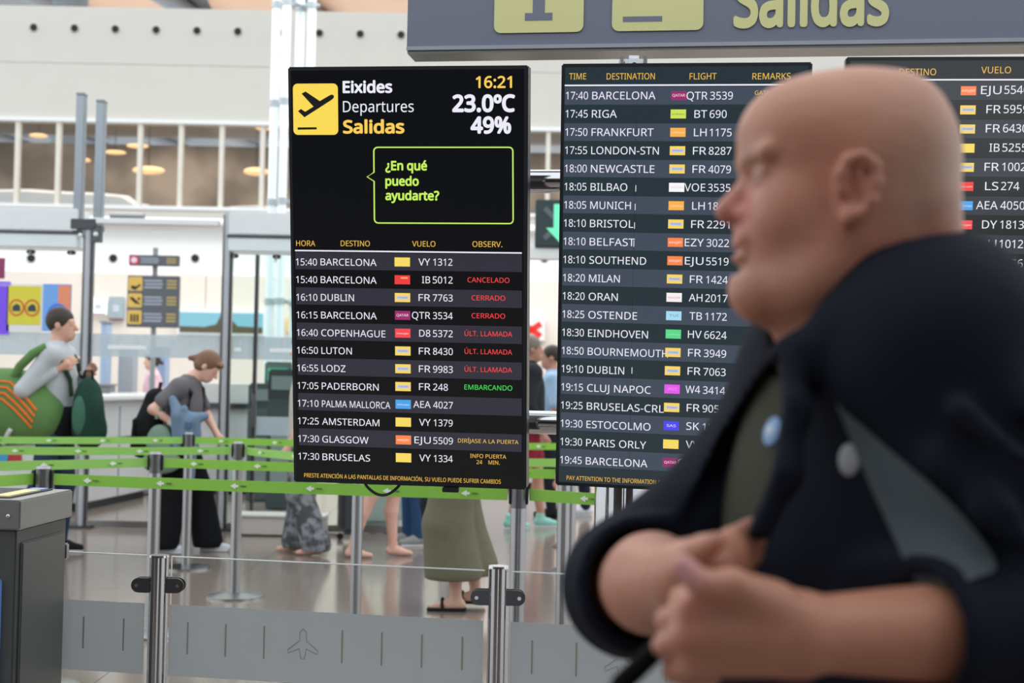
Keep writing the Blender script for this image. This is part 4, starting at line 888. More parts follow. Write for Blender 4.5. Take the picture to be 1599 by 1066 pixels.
    if shoes == 'sandal':
        for q in 'RL':
            a = j['an'+q]; sp = G().box((a[0]+.055, a[1], max(a[2]-.085*f, 0)+.009), (.24*f, .08*f, .018), bev=.006).out('sandal_sole', BLACK, t); G().tube([(a[0]+.08, a[1]-.045, a[2]-.07), (a[0]+.08, a[1], a[2]-.015), (a[0]+.08, a[1]+.045, a[2]-.07)], .012, 6).out('sandal_strap', BLACK, sp)
    elif shoes:
        for q in 'RL':
            a = j['an'+q]
            def fn(s):
                s.cone(a+[-.03, 0, -.035*f], a+[.06, 0, -.04*f], .042*f, .040*f, .02); s.cone(a+[.05, 0, -.045*f], a+[.155, 0, -.055*f], .040*f, .028*f, .02); s.cone(a+[-.01, 0, -.02], a+[-.01, 0, .025], .043*f, .042*f, .02); s.half((0, 0, max(a[2]-.085*f, 0)+.012), (0, 0, -1), .004)
            sh = sculpt(t, 'shoe', a-[.12, .09, .1], a+[.22, .09, .1], .008, shoes[0], fn)
            G().box((a[0]+.055, a[1], max(a[2]-.085*f, 0)+.008), (.23*f, .078*f, .016), bev=.006).out('sole', shoes[1], sh)
    return t, j, f

def cloth(n, c, v=.08): return mat(n, c, .85, 0, v, 25, spec=.2)
HAIRD = mat('dark_hair', (52, 42, 36), .6, 0, .2, 60); HAIRB = mat('brown_hair', (122, 88, 66), .6, 0, .2, 60); HAIRG = mat('grey_hair', (120, 112, 105), .6, 0, .15, 60)
SOLE = mat('sole_white', (225, 225, 225), .6); SOLED = mat('sole_dark', (40, 40, 42), .7)
def xat(px, Y): return at(px, 600, Y).x
# man in grey at the left
P1, j1, f1 = person('man in a light grey sweater walking right, green duffel on his back', xat(90, 10.7), 10.7, 0, 1.82,
    dict(elR=(-.17, -.26, 1.22), wrR=(.04, -.17, 1.37), elL=(.02, .25, 1.20), wrL=(.17, .12, 1.33), hipR=(0, -.09, .95), anR=(-.30, -.09, .12), knR=(-.08, -.09, .52), anL=(.02, .09, .09), knL=(.05, .09, .52)),
    top=(cloth('grey_sweater', (188, 192, 196)), 1, .02, .02), legs=(cloth('navy_jeans', (48, 62, 88)), 'slim'), hair=(HAIRD, 'short'), shoes=(cloth('black_shoe', (30, 30, 32)), SOLE), res=.008)
def fn(s): s.ell(j1['pelvis']+[.02, 0, .0], (.155, .20, .19), .03)
sculpt(P1, 'waist_jacket', (-.3, -.3, .6), (.3, .3, 1.2), .01, cloth('black_cloth', (26, 27, 30)), fn)
G().tube([(-.10, -.12, 1.52), (.0, -.155, 1.52), (.08, -.15, 1.42), (.13, -.12, 1.3), (.15, -.14, 1.18)], .018, 8).out('dark_strap', cloth('dark_green_strap', (38, 62, 44)), P1); G().tube([(.02, .12, 1.54), (.1, .14, 1.45), (.14, .12, 1.3)], .018, 8).out('dark_strap', cloth('dark_green_strap', (38, 62, 44)), P1)
G().cyl((.155, .10, 1.325), (.17, .09, 1.345), .034, 14).out('watch', BLACK, P1)
# duffel
t = thing('duffel_bag', 'big green duffel bag with orange zigzag lines on the walking man\'s back', 'bag', (P1.location.x-.33, 10.60, 1.09))
DG = cloth('duffel_green', (98, 134, 80), .12)
def fn(s): s.ell((-.02, 0, .0), (.42, .20, .29), .03); s.ell((-.20, 0, -.04), (.28, .21, .27), .05); s.ell((.22, 0, -.07), (.22, .18, .20), .05)
sculpt(t, 'bag_body', (-.6, -.3, -.4), (.55, .3, .4), .012, DG, fn)
bvh = None
def on_surface(o, pts, d=(0, 1, 0), lift=.004):
    b = BVHTree.FromPolygons([v.co for v in o.data.vertices], [tuple(p.vertices) for p in o.data.polygons]); R_ = []
    for x, z in pts:
        h = b.ray_cast(Vector((x, -1, z)), Vector(d))
        if h[0]: R_.append(h[0]+Vector((0, -lift, 0)))
    return R_
bb = [c for c in t.children][0]; OR = cloth('orange_cord', (238, 120, 50))
for k in range(4):
    kx = [-.30, -.14, -.02, .06, .14, .21, .27]; kz = [.09, .15, .19, .185, .12, .05, -.02]; pts = [(float(np.interp(i/20*6, range(7), kx))-.012*k, float(np.interp(i/20*6, range(7), kz))-.042*k) for i in range(21)]
    q = on_surface(bb, pts)
    if len(q) > 3: G().tube(q, .009, 6).out('orange_stripe', OR, t)
G().tube([(.05, -.08, .20), (.12, -.13, .30), (.22, -.14, .40), (.31, -.12, .45)], .034, 10).out('shoulder_strap', DG, t)
q = on_surface(bb, [(-.0, -.27+.0), (.02, -.24), (.05, -.2), (.08, -.16)], lift=.008)
if len(q) > 2: G().tube(q, .018, 6).out('white_tag', SOLE, t)
for s_ in (-1, 1): G().tube([(-.3+.25*(s_ > 0), -.19, .17), (-.28+.25*(s_ > 0), -.2, -.2)], .014, 6).out('webbing', cloth('webbing_green', (70, 110, 60)), t)
# dark green pack at his chest
t = thing('backpack', 'dark green backpack held in front of the man in grey', 'bag', (P1.location.x+.27, 10.58, 1.07))
PG = cloth('pack_green', (30, 62, 52), .2)
def fn(s): s.ell((0, 0, .0), (.11, .16, .26), .04); s.ell((.02, 0, -.14), (.12, .15, .14), .05); s.ell((.06, -.05, -.02), (.07, .10, .15), .03)
sculpt(t, 'pack_body', (-.25, -.3, -.4), (.3, .3, .4), .011, PG, fn); q = on_surface([c for c in t.children][0], [(-.04, .12), (-.02, 0), (.03, -.1), (.0, -.2), (-.05, -.1)]); 
def fn(s): s.ell((-.02, -.13, -.03), (.06, .045, .15), .02)
sculpt(t, 'front_pocket', (-.15, -.25, -.25), (.12, .0, .2), .01, cloth('pocket_green', (66, 108, 90), .1), fn)
G().tube([(-.03, -.03, .24), (-.02, -.03, .30), (.03, -.03, .30), (.04, -.03, .23)], .01, 6).out('grab_handle', cloth('black_cloth', (26, 27, 30)), t)

# bowed woman
P2, j2, f2_ = person('young woman in grey t-shirt and black wide trousers, head bowed', xat(296, 10.9), 10.9, 0, 1.66,
    dict(head=(.135, 0, 1.42), neck=(.02, 0, 1.32), chest=(-.03, 0, 1.14), waist=(-.07, 0, 1.0), pelvis=(-.06, 0, .88), shR=(-.04, -.16, 1.26), shL=(-.01, .16, 1.26), elR=(-.22, -.22, 1.09), wrR=(-.07, -.20, .99), elL=(.10, .2, 1.03), wrL=(.20, .05, .92),
         hipR=(-.06, -.085, .85), hipL=(-.06, .085, .85), knR=(-.08, -.09, .46), anR=(-.14, -.10, .085), knL=(.08, .09, .46), anL=(.15, .09, .085)),
    top=(cloth('grey_tshirt', (112, 108, 112)), .62, .018, .05), legs=(cloth('black_trousers', (18, 19, 22)), 'wide'), hair=(HAIRB, 'tail'), shoes=(cloth('white_shoe', (215, 218, 225)), SOLE), skin=mat('skin_fair', (226, 178, 158), .5), res=.008, headpitch=.65, slim=.92)
G().tube([(-.10, -.13, 1.30), (-.02, -.16, 1.31), (.05, -.15, 1.22), (.03, -.16, 1.10), (-.08, -.17, 1.02)], .016, 8).out('pack_strap', BLACK, P2); G().tube([(.0, .13, 1.32), (.08, .12, 1.25), (.10, .1, 1.1)], .016, 8).out('pack_strap', BLACK, P2)
G().cyl((-.10, -.205, 1.01), (-.06, -.20, .985), .036, 14).out('white_cuff', SOLE, P2)
t = thing('backpack', 'black backpack on the bowed woman\'s back', 'bag', (P2.location.x-.27, 10.9, 1.02))
def fn(s): s.chain([(.02, 0, .14), (-.03, 0, -.10), (-.08, 0, -.22)], [.09, .12, .09], .05); s.ell((0, -.02, -.08), (.11, .15, .2), .04)
sculpt(t, 'pack_body', (-.3, -.25, -.4), (.2, .25, .35), .011, cloth('black_cloth', (26, 27, 30)), fn); G().box((-.12, -.02, -.10), (.03, .18, .2), bev=.012).out('front_pocket', BLACK, t); G().tube([(.04, -.03, .22), (.05, -.03, .27), (.05, .03, .27), (.04, .03, .22)], .008, 6).out('grab_handle', BLACK, t)
t = thing('denim_jacket', 'blue denim jacket carried by the bowed woman', 'jacket', (P2.location.x+.03, 10.66, 1.0))
def fn(s):
    s.chain([(-.10, -.0, .17), (-.05, -.02, .06), (.05, -.02, .02), (.15, -.02, .05)], [.03, .05, .055, .03], .02); s.chain([(.03, -.02, .0), (.05, 0, -.18), (.04, 0, -.42)], [.06, .045, .04], .02); s.cone((-.06, -.02, .04), (-.06, 0, -.18), .045, .035, .015); s.cone((-.0, -.05, .10), (.0, -.03, -.10), .03, .04, .01); s.cone((.09, -.04, .04), (.11, -.02, -.12), .03, .02, .01)
sculpt(t, 'denim_cloth', (-.25, -.2, -.55), (.3, .2, .3), .011, cloth('denim', (116, 138, 162), .2), fn); G().box((.04, -.078, -.02), (.05, .01, .05), bev=.003).out('chest_pocket', cloth('denim_dark', (84, 108, 138)), t)
t = thing('green_cloth_bag', 'pale green cloth bag at the bowed woman\'s hip', 'bag', (P2.location.x-.14, 10.66, .80))
def fn(s): s.ell((-.02, 0, .04), (.10, .05, .14), .04); s.ell((.0, 0, -.10), (.15, .05, .09), .04)
sculpt(t, 'bag_body', (-.3, -.2, -.35), (.35, .2, .4), .011, cloth('sage_cloth', (122, 146, 130), .12), fn); G().tube([(-.05, 0, .22), (.0, .02, .36), (.06, .02, .42)], .012, 6).out('strap', cloth('sage_cloth', (128, 156, 138)), t)

SK = mat('skin_fair', (226, 178, 158), .5)
PAT = cloth('grey_patterned_cloth', (118, 120, 126), .55)
PAT.node_tree.nodes['Noise Texture'].inputs['Scale'].default_value = 14
person('person in grey patterned wide trousers and sandals, upper body hidden', xat(478, 10.95), 10.95, 180, 1.66, dict(anR=(.06, -.1, .085), anL=(-.12, .1, .085)), (cloth('cream_top', (200, 195, 185)), .5), (PAT, 'wide'), (HAIRB, 'tail'), None, SK)
person('bare-legged person in shorts seen only from the knees down', xat(597, 10.85), 10.85, 0, 1.68, dict(anR=(-.19, -.09, .085), knR=(-.05, -.09, .48), anL=(.10, .09, .085), knL=(.10, .09, .48)), (cloth('white_top', (220, 220, 222)), .5), (cloth('black_shorts', (34, 35, 40)), 'shorts'), (HAIRD, 'short'), None, mat('skin_rosy', (222, 172, 155), .5))
person('person in blue jeans and grey trainers behind the bare legs', xat(652, 11.7), 11.7, 200, 1.75, dict(anR=(.02, -.1, .085)), (cloth('navy_top', (50, 56, 72)), 1), (cloth('blue_jeans', (52, 82, 122)), 'slim'), (HAIRD, 'short'), (cloth('grey_shoe', (150, 150, 150)), SOLE))
PO, jo, fo = person('person in wide olive trousers and dark sandals walking below the left display', xat(715, 8.5), 8.5, 180, 1.68, dict(anR=(-.13, -.09, .10), knR=(-.02, -.09, .50), anL=(-.02, .10, .085), knL=(.04, .1, .50), elR=(-.04, -.26, 1.18), wrR=(.14, -.30, 1.04)), (cloth('olive_top', (110, 108, 92)), 1), (cloth('olive_cloth', (112, 108, 90), .12), 'culotte'), (HAIRB, 'tail'), 'sandal', SK)
t = thing('dark_coat', 'dark blue coat hanging beside the olive trousers', 'coat', (xat(673, 8.82), 8.82, 0))
def fn(s): s.chain([(0, 0, 1.0), (0, 0, .6), (.01, 0, .42)], [.06, .055, .04], .02); s.chain([(.05, 0, 1.0), (.04, 0, .75)], [.07, .07], .02)
sculpt(t, 'coat_cloth', (-.2, -.2, .3), (.25, .2, 1.15), .011, cloth('coat_navy', (38, 44, 56)), fn); G().tube([(.02, -.065, .98), (.02, -.06, .8), (.02, -.058, .6)], .004, 5).out('zip', STEEL, t)
person('man with grey hair in a dark jacket, crimson shorts and mint trainers, between the displays', xat(826, 13.2), 13.2, 10, 1.76, dict(anR=(-.16, -.09, .085), anL=(.16, .09, .085), knR=(-.04, -.09, .5), knL=(.12, .09, .5)), (cloth('dark_jacket', (44, 46, 52)), 1, .035), (cloth('crimson_cloth', (140, 40, 58)), 'shorts'), (HAIRG, 'short'), (cloth('mint_shoe', (150, 205, 190)), SOLE), mat('skin_tan', (190, 140, 118), .5))
person('man in a pale blue shirt behind the one in crimson shorts', xat(862, 14.2), 14.2, 180, 1.70, {}, (cloth('pale_blue_shirt', (165, 195, 225)), .9), (cloth('dark_trousers', (36, 38, 46)), 'slim'), (HAIRD, 'short'), (cloth('black_shoe', (30, 30, 32)), SOLED), mat('skin_tan', (190, 140, 118), .5))
person('person in navy trousers far back below the middle display', xat(915, 14.6), 14.6, 180, 1.72, {}, (cloth('navy_top', (50, 56, 72)), 1), (cloth('navy_trousers', (34, 40, 58)), 'slim'), (HAIRD, 'short'), (cloth('white_shoe', (215, 218, 225)), SOLE))
person('person in a pink top far back behind the counter', xat(238, 19.0), 19.0, 200, 1.62, {}, (cloth('pink_top', (232, 190, 200)), .6), (cloth('dark_trousers', (36, 38, 46)), 'slim'), (HAIRD, 'tail'), (cloth('black_shoe', (30, 30, 32)), SOLED), SK)

# ------------------------------------------------------------------ the man in the foreground
YH = 1.42
def W(px, py, Y): return np.array(at(px, py, Y))
def Hh(px, py, dy=0): return W(px, py, YH)+np.array((0, dy, 0))
def He(px, py, dy=0): p = W(px, py, YH-.08); p[1] = YH+dy; return p
def Ee(px, py, dy=0): return He(1338+(px-1338)*.82, 292+(py-292)*.86, dy)
root = thing('person', 'bald man in a dark navy jacket in profile, hands together, large in the foreground', 'person', (.40, 1.46, 0))
SHL, ELL, WRL = W(1455, 560, 1.33), W(1665, 985, 1.28), W(1250, 990, 1.175)
SHR, EMR, ELR, WRR = W(1258, 618, 1.60), W(1146, 762, 1.57), W(990, 915, 1.50), W(1072, 902, 1.29)
CH, BE, PE = W(1400, 660, 1.46), W(1375, 900, 1.46), W(1400, 1130, 1.47)
yw = math.radians(28); fwd = np.array((-math.cos(yw), -math.sin(yw), 0)); lat = np.array((math.sin(yw), -math.cos(yw), 0)); TM = np.array([fwd, lat, (0, 0, 1)])
def torso(s, g=0.0):
    s.ell(CH, np.array((.125, .185, .20))+g, .06, M=TM); s.ell(BE, np.array((.155, .185, .20))+g, .08, M=TM); s.ell(PE, np.array((.13, .17, .16))+g, .08, M=TM)
    s.cone(W(1430, 560, 1.37), W(1300, 580, 1.55), .075+g, .06+g, .06)
def body(s):
    torso(s, -.012)
    # cranium and face
    s.ell(Hh(1338, 246), (.0955, .078, .0905), .02); s.ell(Hh(1247, 220), (.062, .064, .058), .03); s.ell(Hh(1408, 262), (.050, .070, .088), .03)
    s.ell(Hh(1243, 335), (.0515, .060, .080), .025); s.ell(Hh(1300, 350), (.075, .066, .07), .03)
    s.cone(Hh(1205, 446), Hh(1184, 452), .028, .0265, .012); s.ell(Hh(1194, 388), (.0245, .028, .026), .012)
    for q in (-1, 1):
        s.cone(Hh(1296, 385, q*.052), Hh(1262, 440, q*.046), .020, .022, .03); s.cone(Hh(1262, 440, q*.046), Hh(1195, 455, q*.012), .022, .022, .03); s.ell(Hh(1225, 345, q*.038), (.035, .026, .032), .025)
        s.cone(Hh(1167, 256, q*.008), Hh(1184, 248, q*.050), .0105, .0095, .008); s.ell(Hh(1162, 283, q*.034), (.016, .016, .012), .010, True)
        s.ell(Hh(1188, 283, q*.033), (.0125, .0125, .0125), .004); s.cone(Hh(1172, 274, q*.020), Hh(1180, 277, q*.046), .0035, .0035, .004); s.cone(Hh(1174, 292, q*.022), Hh(1182, 291, q*.044), .003, .003, .005)
        s.ell(Hh(1160, 338, q*.013), (.012, .0085, .0085), .008)
    s.cone(Hh(1170, 283), Hh(1140, 324), .0085, .0120, .008); s.ell(Hh(1133, 331), (.0110, .0120, .0100), .006); s.cone(Hh(1152, 345), Hh(1165, 360), .008, .010, .008)
    for q in (-1, 1): s.ell(Hh(1148, 344, q*.0065), (.005, .0035, .004), .003, True)
    s.cone(Hh(1160, 372, -.016), Hh(1160, 372, .016), .0085, .0085, .008); s.cone(Hh(1154, 383, -.014), Hh(1154, 383, .014), .0062, .0062, .003); s.cone(Hh(1156, 402, -.014), Hh(1156, 402, .014), .0078, .0078, .003)
    s.cone(Hh(1150, 392, -.024), Hh(1150, 392, .024), .0030, .0030, .003, True); s.cone(Hh(1151, 420, -.02), Hh(1151, 420, .02), .005, .005, .006, True)
    # ear
    for q in (-1, 1):
        dy = q*.078
        s.ell(Ee(1330, 292, dy), (.018, .008, .029), .006)
        rim = [(1306, 300), (1303, 268), (1318, 243), (1345, 236), (1368, 252), (1374, 285), (1362, 318), (1338, 342), (1314, 352)]
        for a, b in zip(rim, rim[1:]): s.cone(Ee(*a, dy+q*.010), Ee(*b, dy+q*.011), .0058, .0058, .004)
        s.ell(Ee(1318, 345, dy+q*.007), (.009, .006, .011), .006); s.ell(Ee(1334, 296, dy+q*.012), (.011, .007, .016), .004, True); s.ell(Ee(1310, 300, dy+q*.008), (.004, .005, .008), .004)
        s.cone(Ee(1343, 262, dy+q*.008), Ee(1350, 305, dy+q*.009), .004, .004, .004)
    # neck
    s.cone(Hh(1362, 360), W(1388, 540, 1.44), .070, .084, .03); s.cone(Hh(1300, 420), W(1330, 540, 1.44), .060, .07, .03); s.cone(Hh(1238, 448), W(1292, 505, 1.43), .028, .040, .03)
    s.cone(Hh(1426, 325, -.03), Hh(1426, 325, .03), .034, .034, .02); s.cone(Hh(1436, 372, -.03), Hh(1436, 372, .03), .031, .031, .015)
    # arms
    s.cone(SHL, ELL, .055, .047, .03); s.cone(ELL, (ELL*.65+WRL*.35), .046, .046, .02); s.cone((ELL*.65+WRL*.35), WRL, .046, .030, .02)
    s.chain([SHR, EMR, ELR], [.042, .040, .042], .03); s.cone(ELR, ELR*.6+WRR*.4, .048, .046, .02); s.cone(ELR*.6+WRR*.4, WRR, .047, .030, .02)
    # left hand: back of the hand to the viewer, fingers curled away
    K = [W(1108, 915, 1.155), W(1078, 950, 1.150), W(1072, 992, 1.150), W(1086, 1034, 1.16)]
    for i, kk in enumerate(K):
        s.cone(WRL+np.array((0, 0, (1.5-i)*.010)), kk, .021, .0125, .012); s.ell(kk, (.0125, .0115, .0115), .006)
        a = [W(1062, 935, 1.185), W(1040, 968, 1.18), W(1036, 1008, 1.18), W(1052, 1048, 1.185)][i]; b = [W(1085, 950, 1.215), W(1062, 985, 1.215), W(1060, 1022, 1.215), W(1074, 1058, 1.215)][i]; c = b+np.array((.022, .004, 0))
        s.cone(kk, a, .0112, .0098, .003); s.cone(a, b, .0098, .0090, .003); s.cone(b, c, .0090, .0078, .003)
    s.cone(W(1180, 985, 1.165), W(1120, 978, 1.16), .024, .022, .015)
    T = [W(1205, 945, 1.16), W(1145, 915, 1.14), W(1095, 912, 1.13), W(1066, 882, 1.13)]
    s.cone(T[0], T[1], .020, .0145, .012); s.cone(T[1], T[2], .0135, .0118, .005); s.cone(T[2], T[3], .0118, .0098, .003)
    # right hand behind, fingers pointing up to the right under the jacket edge
    s.cone(WRR, W(1105, 882, 1.255), .030, .028, .02)
    for i, (a, b, c) in enumerate([((1108, 868, 1.25), (1142, 842, 1.27), (1176, 822, 1.31)), ((1116, 882, 1.25), (1148, 860, 1.265), (1182, 842, 1.31)), ((1122, 897, 1.25), (1150, 880, 1.265), (1178, 864, 1.31)), ((1122, 912, 1.255), (1142, 902, 1.27), (1164, 890, 1.31))]):
        s.cone(W(*a), W(*b), .0125, .0112, .004); s.cone(W(*b), W(*c), .0112, .0095, .003)
    s.cone(W(1068, 890, 1.26), W(1088, 862, 1.225), .015, .012, .008); s.cone(W(1088, 862, 1.225), W(1118, 846, 1.21), .012, .0095, .003)
    # legs
    for q, dx in ((-1, .0), (1, .0)):
        hip = PE+lat*q*.09+np.array((0, 0, -.06)); kn = np.array((hip[0]-.02, hip[1], .46)); an = np.array((hip[0], hip[1], .09))
        s.chain([hip, kn, an], [.085, .055, .036], .03); s.cone(an+[0, 0, -.045], an+[-.13, -.03, -.06], .034, .022, .02)
def skincol(V):
    C = np.tile(np.array(srgb((180, 124, 102))), (len(V), 1))
    def blob(p, r, c, a=1):
        nonlocal C
        w = np.exp(-((V-p)**2).sum(1)/(r*r))*a; C = C*(1-w[:, None])+np.array(srgb(c))*w[:, None]
    for q in (-1, 1):
        blob(Hh(1160, 330, q*.01), .026, (196, 118, 108), .8); blob(Hh(1225, 345, q*.05), .035, (194, 128, 108), .6); blob(He(1335, 290, q*.085), .034, (182, 108, 90), .75); blob(Hh(1400, 440, q*.06), .06, (184, 104, 84), .85)
        blob(Hh(1166, 252, q*.03), .012, (140, 112, 98), .7); blob(Hh(1170, 282, q*.034), .012, (150, 105, 92), .6); blob(Hh(1176, 283, q*.033), .0055, (172, 168, 164), .9); blob(Hh(1174, 283, q*.034), .0030, (60, 70, 80), .9)
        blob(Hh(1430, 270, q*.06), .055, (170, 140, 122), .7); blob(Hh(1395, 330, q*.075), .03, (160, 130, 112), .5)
        blob(Hh(1230, 430, q*.05), .035, (168, 118, 96), .5)
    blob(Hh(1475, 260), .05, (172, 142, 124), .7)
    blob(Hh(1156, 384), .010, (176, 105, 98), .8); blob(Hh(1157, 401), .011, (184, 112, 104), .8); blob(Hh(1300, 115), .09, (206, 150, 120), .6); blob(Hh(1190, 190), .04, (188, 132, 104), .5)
    blob(T_TIP, .012, (222, 160, 168), .9); blob(W(1400, 1000, 1.2), .08, (178, 118, 92), .7)
    for p in (W(1110, 918, 1.145), W(1075, 952, 1.14), W(1070, 993, 1.14)): blob(p, .014, (200, 128, 112), .6)
    return C
T_TIP = W(1072, 890, 1.118)
SKM = mat('skin_man', (255, 255, 255), .48, 0, .06, 45, attr='Col', bump=.15)
sculpt(root, 'body', (-.02+.08, 1.05, -.01), (.78, 1.76, 1.72), .0043, SKM, body, .02, skincol, local=False, smooth=1)
sculpt(root, 'tshirt', (.1, 1.15, .85), (.7, 1.75, 1.5), .008, cloth('olive_tshirt', (62, 63, 52), .1), lambda s: (torso(s, .0), s.cone(Hh(1262, 500), W(1270, 400, 1.42), .06, .09, .01, True)), .03, None, False)
# jacket
NAVY = mat('navy_jacket', (17, 21, 33), .85, 0, .18, 14, spec=.15, bump=.35)
OPEN = [(1216, 556), (1222, 640), (1204, 740), (1172, 815), (1110, 902), (1100, 980), (1040, 1000), (1040, 850), (1085, 770), (1128, 680), (1180, 600)]
Mc = np.array([[CR.x, CR.y, CR.z], [CU.x, CU.y, CU.z], [CF.x, CF.y, CF.z]])
def jacket(s):
    s.chain([SHL+np.array((.0, 0, .002)), ELL*.45+SHL*.55, ELL], [.082, .080, .078], .04)
    cuff = ELL*.38+WRL*.62; s.cone(ELL, cuff, .076, .062, .02)
    s.chain([SHR, EMR, ELR], [.058, .056, .070], .03); c2 = ELR*.70+WRR*.30; s.cone(ELR, c2, .070, .068, .02)
    for e, c, r in ((ELL, cuff, .052), (ELR, c2, .058)):
        d = (c-e)/np.linalg.norm(c-e); p = e+(c-e)*.92
        sl, (X, Y, Z) = s._win(p-.13, p+.13)
        pl = (X-p[0])*d[0]+(Y-p[1])*d[1]+(Z-p[2])*d[2]; rad = np.sqrt((X-p[0])**2+(Y-p[1])**2+(Z-p[2])**2)-.115
        s._mix(sl, np.maximum(-pl, rad), .004, True); s.cone(p-d*.03, p+d*.08, r, r, .004, True)
    torso(s, .014)
    s.cone(W(1460, 555, 1.345), W(1524, 640, 1.44), .086, .090, .05); s.cone(W(1510, 642, 1.44), W(1500, 720, 1.50), .098, .12, .05)
    s.cone(W(1400, 500, 1.385), W(1470, 490, 1.38), .045, .06, .04)
    # folds
    for a, b, r in (((1500, 640, 1.22), (1600, 720, 1.19), .012), ((1470, 720, 1.24), (1580, 800, 1.20), .012), ((1540, 800, 1.21), (1620, 860, 1.19), .012), ((1560, 560, 1.27), (1610, 640, 1.22), .014)): s.cone(W(*a), W(*b), r, r*.6, .02)
    # collar ring
    col = [W(1492, 418, 1.45), W(1462, 425, 1.37), W(1392, 458, 1.345), W(1318, 512, 1.335), W(1262, 556, 1.345), W(1226, 560, 1.38)]
    s.chain(col, [.022, .022, .022, .021, .020, .018], .02)
    col2 = [W(1492, 418, 1.45), W(1440, 450, 1.52), W(1330, 510, 1.56), W(1230, 550, 1.55), W(1212, 560, 1.50)]; s.chain(col2, [.022, .022, .022, .02, .016], .02)
    # lapel edge rolls either side of the opening
    s.chain([W(1228, 560, 1.345), W(1236, 640, 1.30), W(1222, 740, 1.275), W(1186, 822, 1.27)], [.016, .016, .015, .014], .02)
    # cuts: cuffs (hollow), neck, hem
    s.cone(Hh(1400, 440)+np.array((0, .01, 0)), Hh(1385, 330), .072, .085, .006, True); s.cone(Hh(1290, 500), Hh(1290, 380), .058, .07, .006, True)
    s.half(PE+np.array((0, 0, -.05)), (0, 0, -1), .01)
    # front opening
    sl, (X, Y, Z) = s._win((.05, 1.1, .95), (.36, 1.52, 1.45))
    dx, dy, dz = X-0, Y-0, Z-CAMH
    cx = Mc[0][0]*dx+Mc[0][1]*dy+Mc[0][2]*dz; cy = Mc[1][0]*dx+Mc[1][1]*dy+Mc[1][2]*dz; cf = Mc[2][0]*dx+Mc[2][1]*dy+Mc[2][2]*dz
    px = 799.5+FPX*cx/cf; py = 533-FPX*cy/cf; dist = np.full(px.shape, 1e9, np.float32); inside = np.zeros(px.shape, bool)
    for (x0, y0), (x1, y1) in zip(OPEN, OPEN[1:]+OPEN[:1]):
        ex, ey = x1-x0, y1-y0; tt = np.clip(((px-x0)*ex+(py-y0)*ey)/(ex*ex+ey*ey), 0, 1); dist = np.minimum(dist, np.hypot(px-x0-tt*ex, py-y0-tt*ey))
        c = ((y0 > py) != (y1 > py)) & (px < (x1-x0)*(py-y0)/((y1-y0) or 1e-9)+x0); inside ^= c
    dd = np.where(inside, -dist, dist)/1560
    s._mix(sl, dd.astype(np.float32), .006, True)
# near sleeve of the right arm must stay whole: it is added after the opening is cut
def jacket_all(s):
    jacket(s)
    s.chain([SHR, EMR, ELR], [.056, .054, .069], .012); c2 = ELR*.70+WRR*.30; s.cone(ELR, c2, .069, .067, .012)
    d = (c2-ELR)/np.linalg.norm(c2-ELR); p = ELR+(c2-ELR)*.9
    sl, (X, Y, Z) = s._win(p-.12, p+.12); pl = (X-p[0])*d[0]+(Y-p[1])*d[1]+(Z-p[2])*d[2]; rad = np.sqrt((X-p[0])**2+(Y-p[1])**2+(Z-p[2])**2)-.10
    s._mix(sl, np.maximum(-pl, rad), .004, True); s.cone(p-d*.03, p+d*.08, .057, .057, .004, True)
jk = sculpt(root, 'jacket', (.03, 1.05, .78), (.82, 1.82, 1.62), .0058, NAVY, jacket_all, .02, None, False, 2)
# trousers, shoes, belt below the frame
def trou(s):
    s.ell(PE, (.145, .19, .15), .05, M=TM)
    for q in (-1, 1):
        hip = PE+lat*q*.09+np.array((0, 0, -.06)); s.chain([hip, (hip[0]-.02, hip[1], .46), (hip[0], hip[1], .07)], [.105, .08, .068], .03)
    s.half(PE+np.array((0, 0, .02)), (0, 0, 1), .01)
sculpt(root, 'trousers', (.1, 1.15, .0), (.75, 1.8, 1.15), .012, cloth('dark_trousers', (36, 38, 46)), trou, .02, None, False)
for q in (-1, 1):
    hip = PE+lat*q*.09; an = np.array((hip[0], hip[1], .09))
    sculpt(root, 'shoe', an-[.25, .15, .1], an+[.15, .15, .1], .009, cloth('black_shoe', (30, 30, 32)), lambda s: (s.cone(an+[.03, 0, -.045], an+[-.06, -.02, -.045], .044, .042, .02), s.cone(an+[-.06, -.02, -.05], an+[-.17, -.04, -.06], .042, .03, .02)), .02, None, False)
# pieces laid over the clothes
jb = BVHTree.FromPolygons([v.co+root.location for v in jk.data.vertices], [tuple(p.vertices) for p in jk.data.polygons])
ts = [c for c in root.children if c.name.startswith('tshirt')][0]; tb = BVHTree.FromPolygons([v.co+root.location for v in ts.data.vertices], [tuple(p.vertices) for p in ts.data.polygons])
def hit(b, px, py, dflt=1.3):
    h = b.ray_cast(CAM, ray(px, py).normalized()); return (h[0], h[1]) if h[0] else (at(px, py, dflt), -ray(px, py).normalized())
# grey side panel: strip between two edge lines
L_ = [(1304, 628), (1330, 690), (1352, 745), (1378, 800), (1405, 860), (1432, 915), (1440, 930)]; R_ = [(1318, 640), (1392, 705), (1450, 752), (1490, 790), (1530, 835), (1560, 880), (1552, 892)]
NI = 24; NJ = 10; bm_ = bmesh.new(); rows = []
prevY = None
for i in range(NI+1):
    u = i/NI*(len(L_)-1); a = int(min(u, len(L_)-2)); fr = u-a; l = np.array(L_[a])*(1-fr)+np.array(L_[a+1])*fr; r = np.array(R_[a])*(1-fr)+np.array(R_[a+1])*fr; row_ = []
    for k in range(NJ+1):
        p = l*(1-k/NJ)+r*k/NJ; h, n_ = hit(jb, p[0], p[1]); row_.append(h-ray(p[0], p[1]).normalized()*.006)
    rows.append(row_)
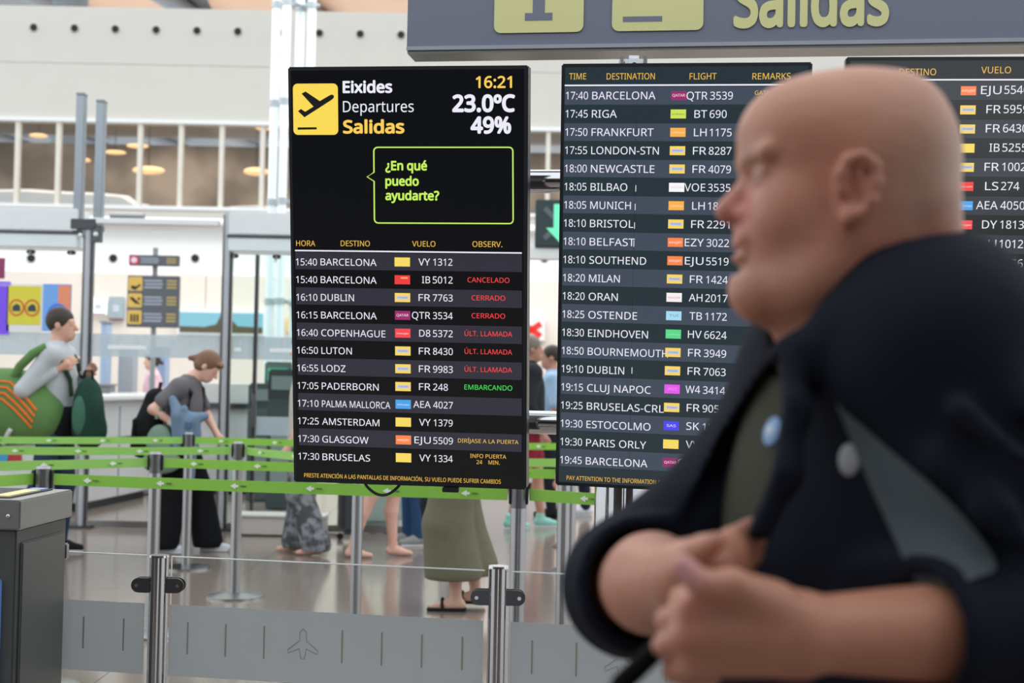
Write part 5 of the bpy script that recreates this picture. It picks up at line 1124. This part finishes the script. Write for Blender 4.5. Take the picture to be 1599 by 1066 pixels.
# smooth depths
A_ = np.array([[list(p) for p in r] for r in rows])
for _ in range(6):
    B_ = A_.copy(); B_[1:-1, :] = (A_[:-2]+A_[2:]+2*A_[1:-1])/4; B_[:, 1:-1] = (B_[:, :-2]+B_[:, 2:]+2*B_[:, 1:-1])/4; A_ = B_
vs = [[bm_.verts.new(Vector(p)-root.location) for p in r] for r in A_]
for i in range(NI):
    for k in range(NJ): bm_.faces.new((vs[i][k], vs[i][k+1], vs[i+1][k+1], vs[i+1][k]))
r = bmesh.ops.solidify(bm_, geom=bm_.faces[:], thickness=.004)
gg = G(); gg.b.free(); gg.b = bm_; o = gg.out('side_panel', mat('grey_panel_cloth', (104, 116, 122), .75, 0, .08, 20, spec=.25), root); o['label'] = 'blue-grey side panel of the jacket'
def badge(b, px, py, rx, rz, m, name, lab, m2=None):
    h, n_ = hit(b, px, py); n_ = Vector(n_); q = n_.to_track_quat('-Y', 'Z').to_matrix().to_4x4()
    bb_ = bmesh.new(); M4 = Matrix.Translation(h+n_*.002-root.location) @ q @ Matrix.Diagonal((rx, .003, rz, 1)); bmesh.ops.create_uvsphere(bb_, u_segments=24, v_segments=12, radius=1, matrix=M4); g2 = G(); g2.b.free(); g2.b = bb_; o = g2.out(name, m, root); o['label'] = lab
    if m2:
        bb_ = bmesh.new(); bmesh.ops.create_uvsphere(bb_, u_segments=16, v_segments=8, radius=1, matrix=Matrix.Translation(h+n_*.0045-root.location) @ q @ Matrix.Diagonal((rx*.55, .002, rz*.4, 1))); g2 = G(); g2.b.free(); g2.b = bb_; g2.out('pale_mark', m2, o)
badge(tb, 1208, 674, .0135, .0150, mat('badge_blue', (120, 158, 205), .4), 'badge', 'round light blue badge on the t-shirt', mat('badge_pale', (190, 205, 220), .4))
badge(jb, 1328, 718, .0115, .0150, mat('badge_grey', (150, 156, 162), .4), 'badge', 'round grey badge on the jacket')
G().tube([W(1052, 990, 1.20)-np.array(root.location), W(1020, 1020, 1.19)-np.array(root.location), W(968, 1070, 1.18)-np.array(root.location), W(935, 1130, 1.19)-np.array(root.location), W(945, 1230, 1.25)-np.array(root.location), W(1060, 1330, 1.33)-np.array(root.location), W(1190, 1290, 1.38)-np.array(root.location)], .009, 10).out('hanging_strap', mat('strap_black', (8, 8, 10), .8, spec=.1), root)
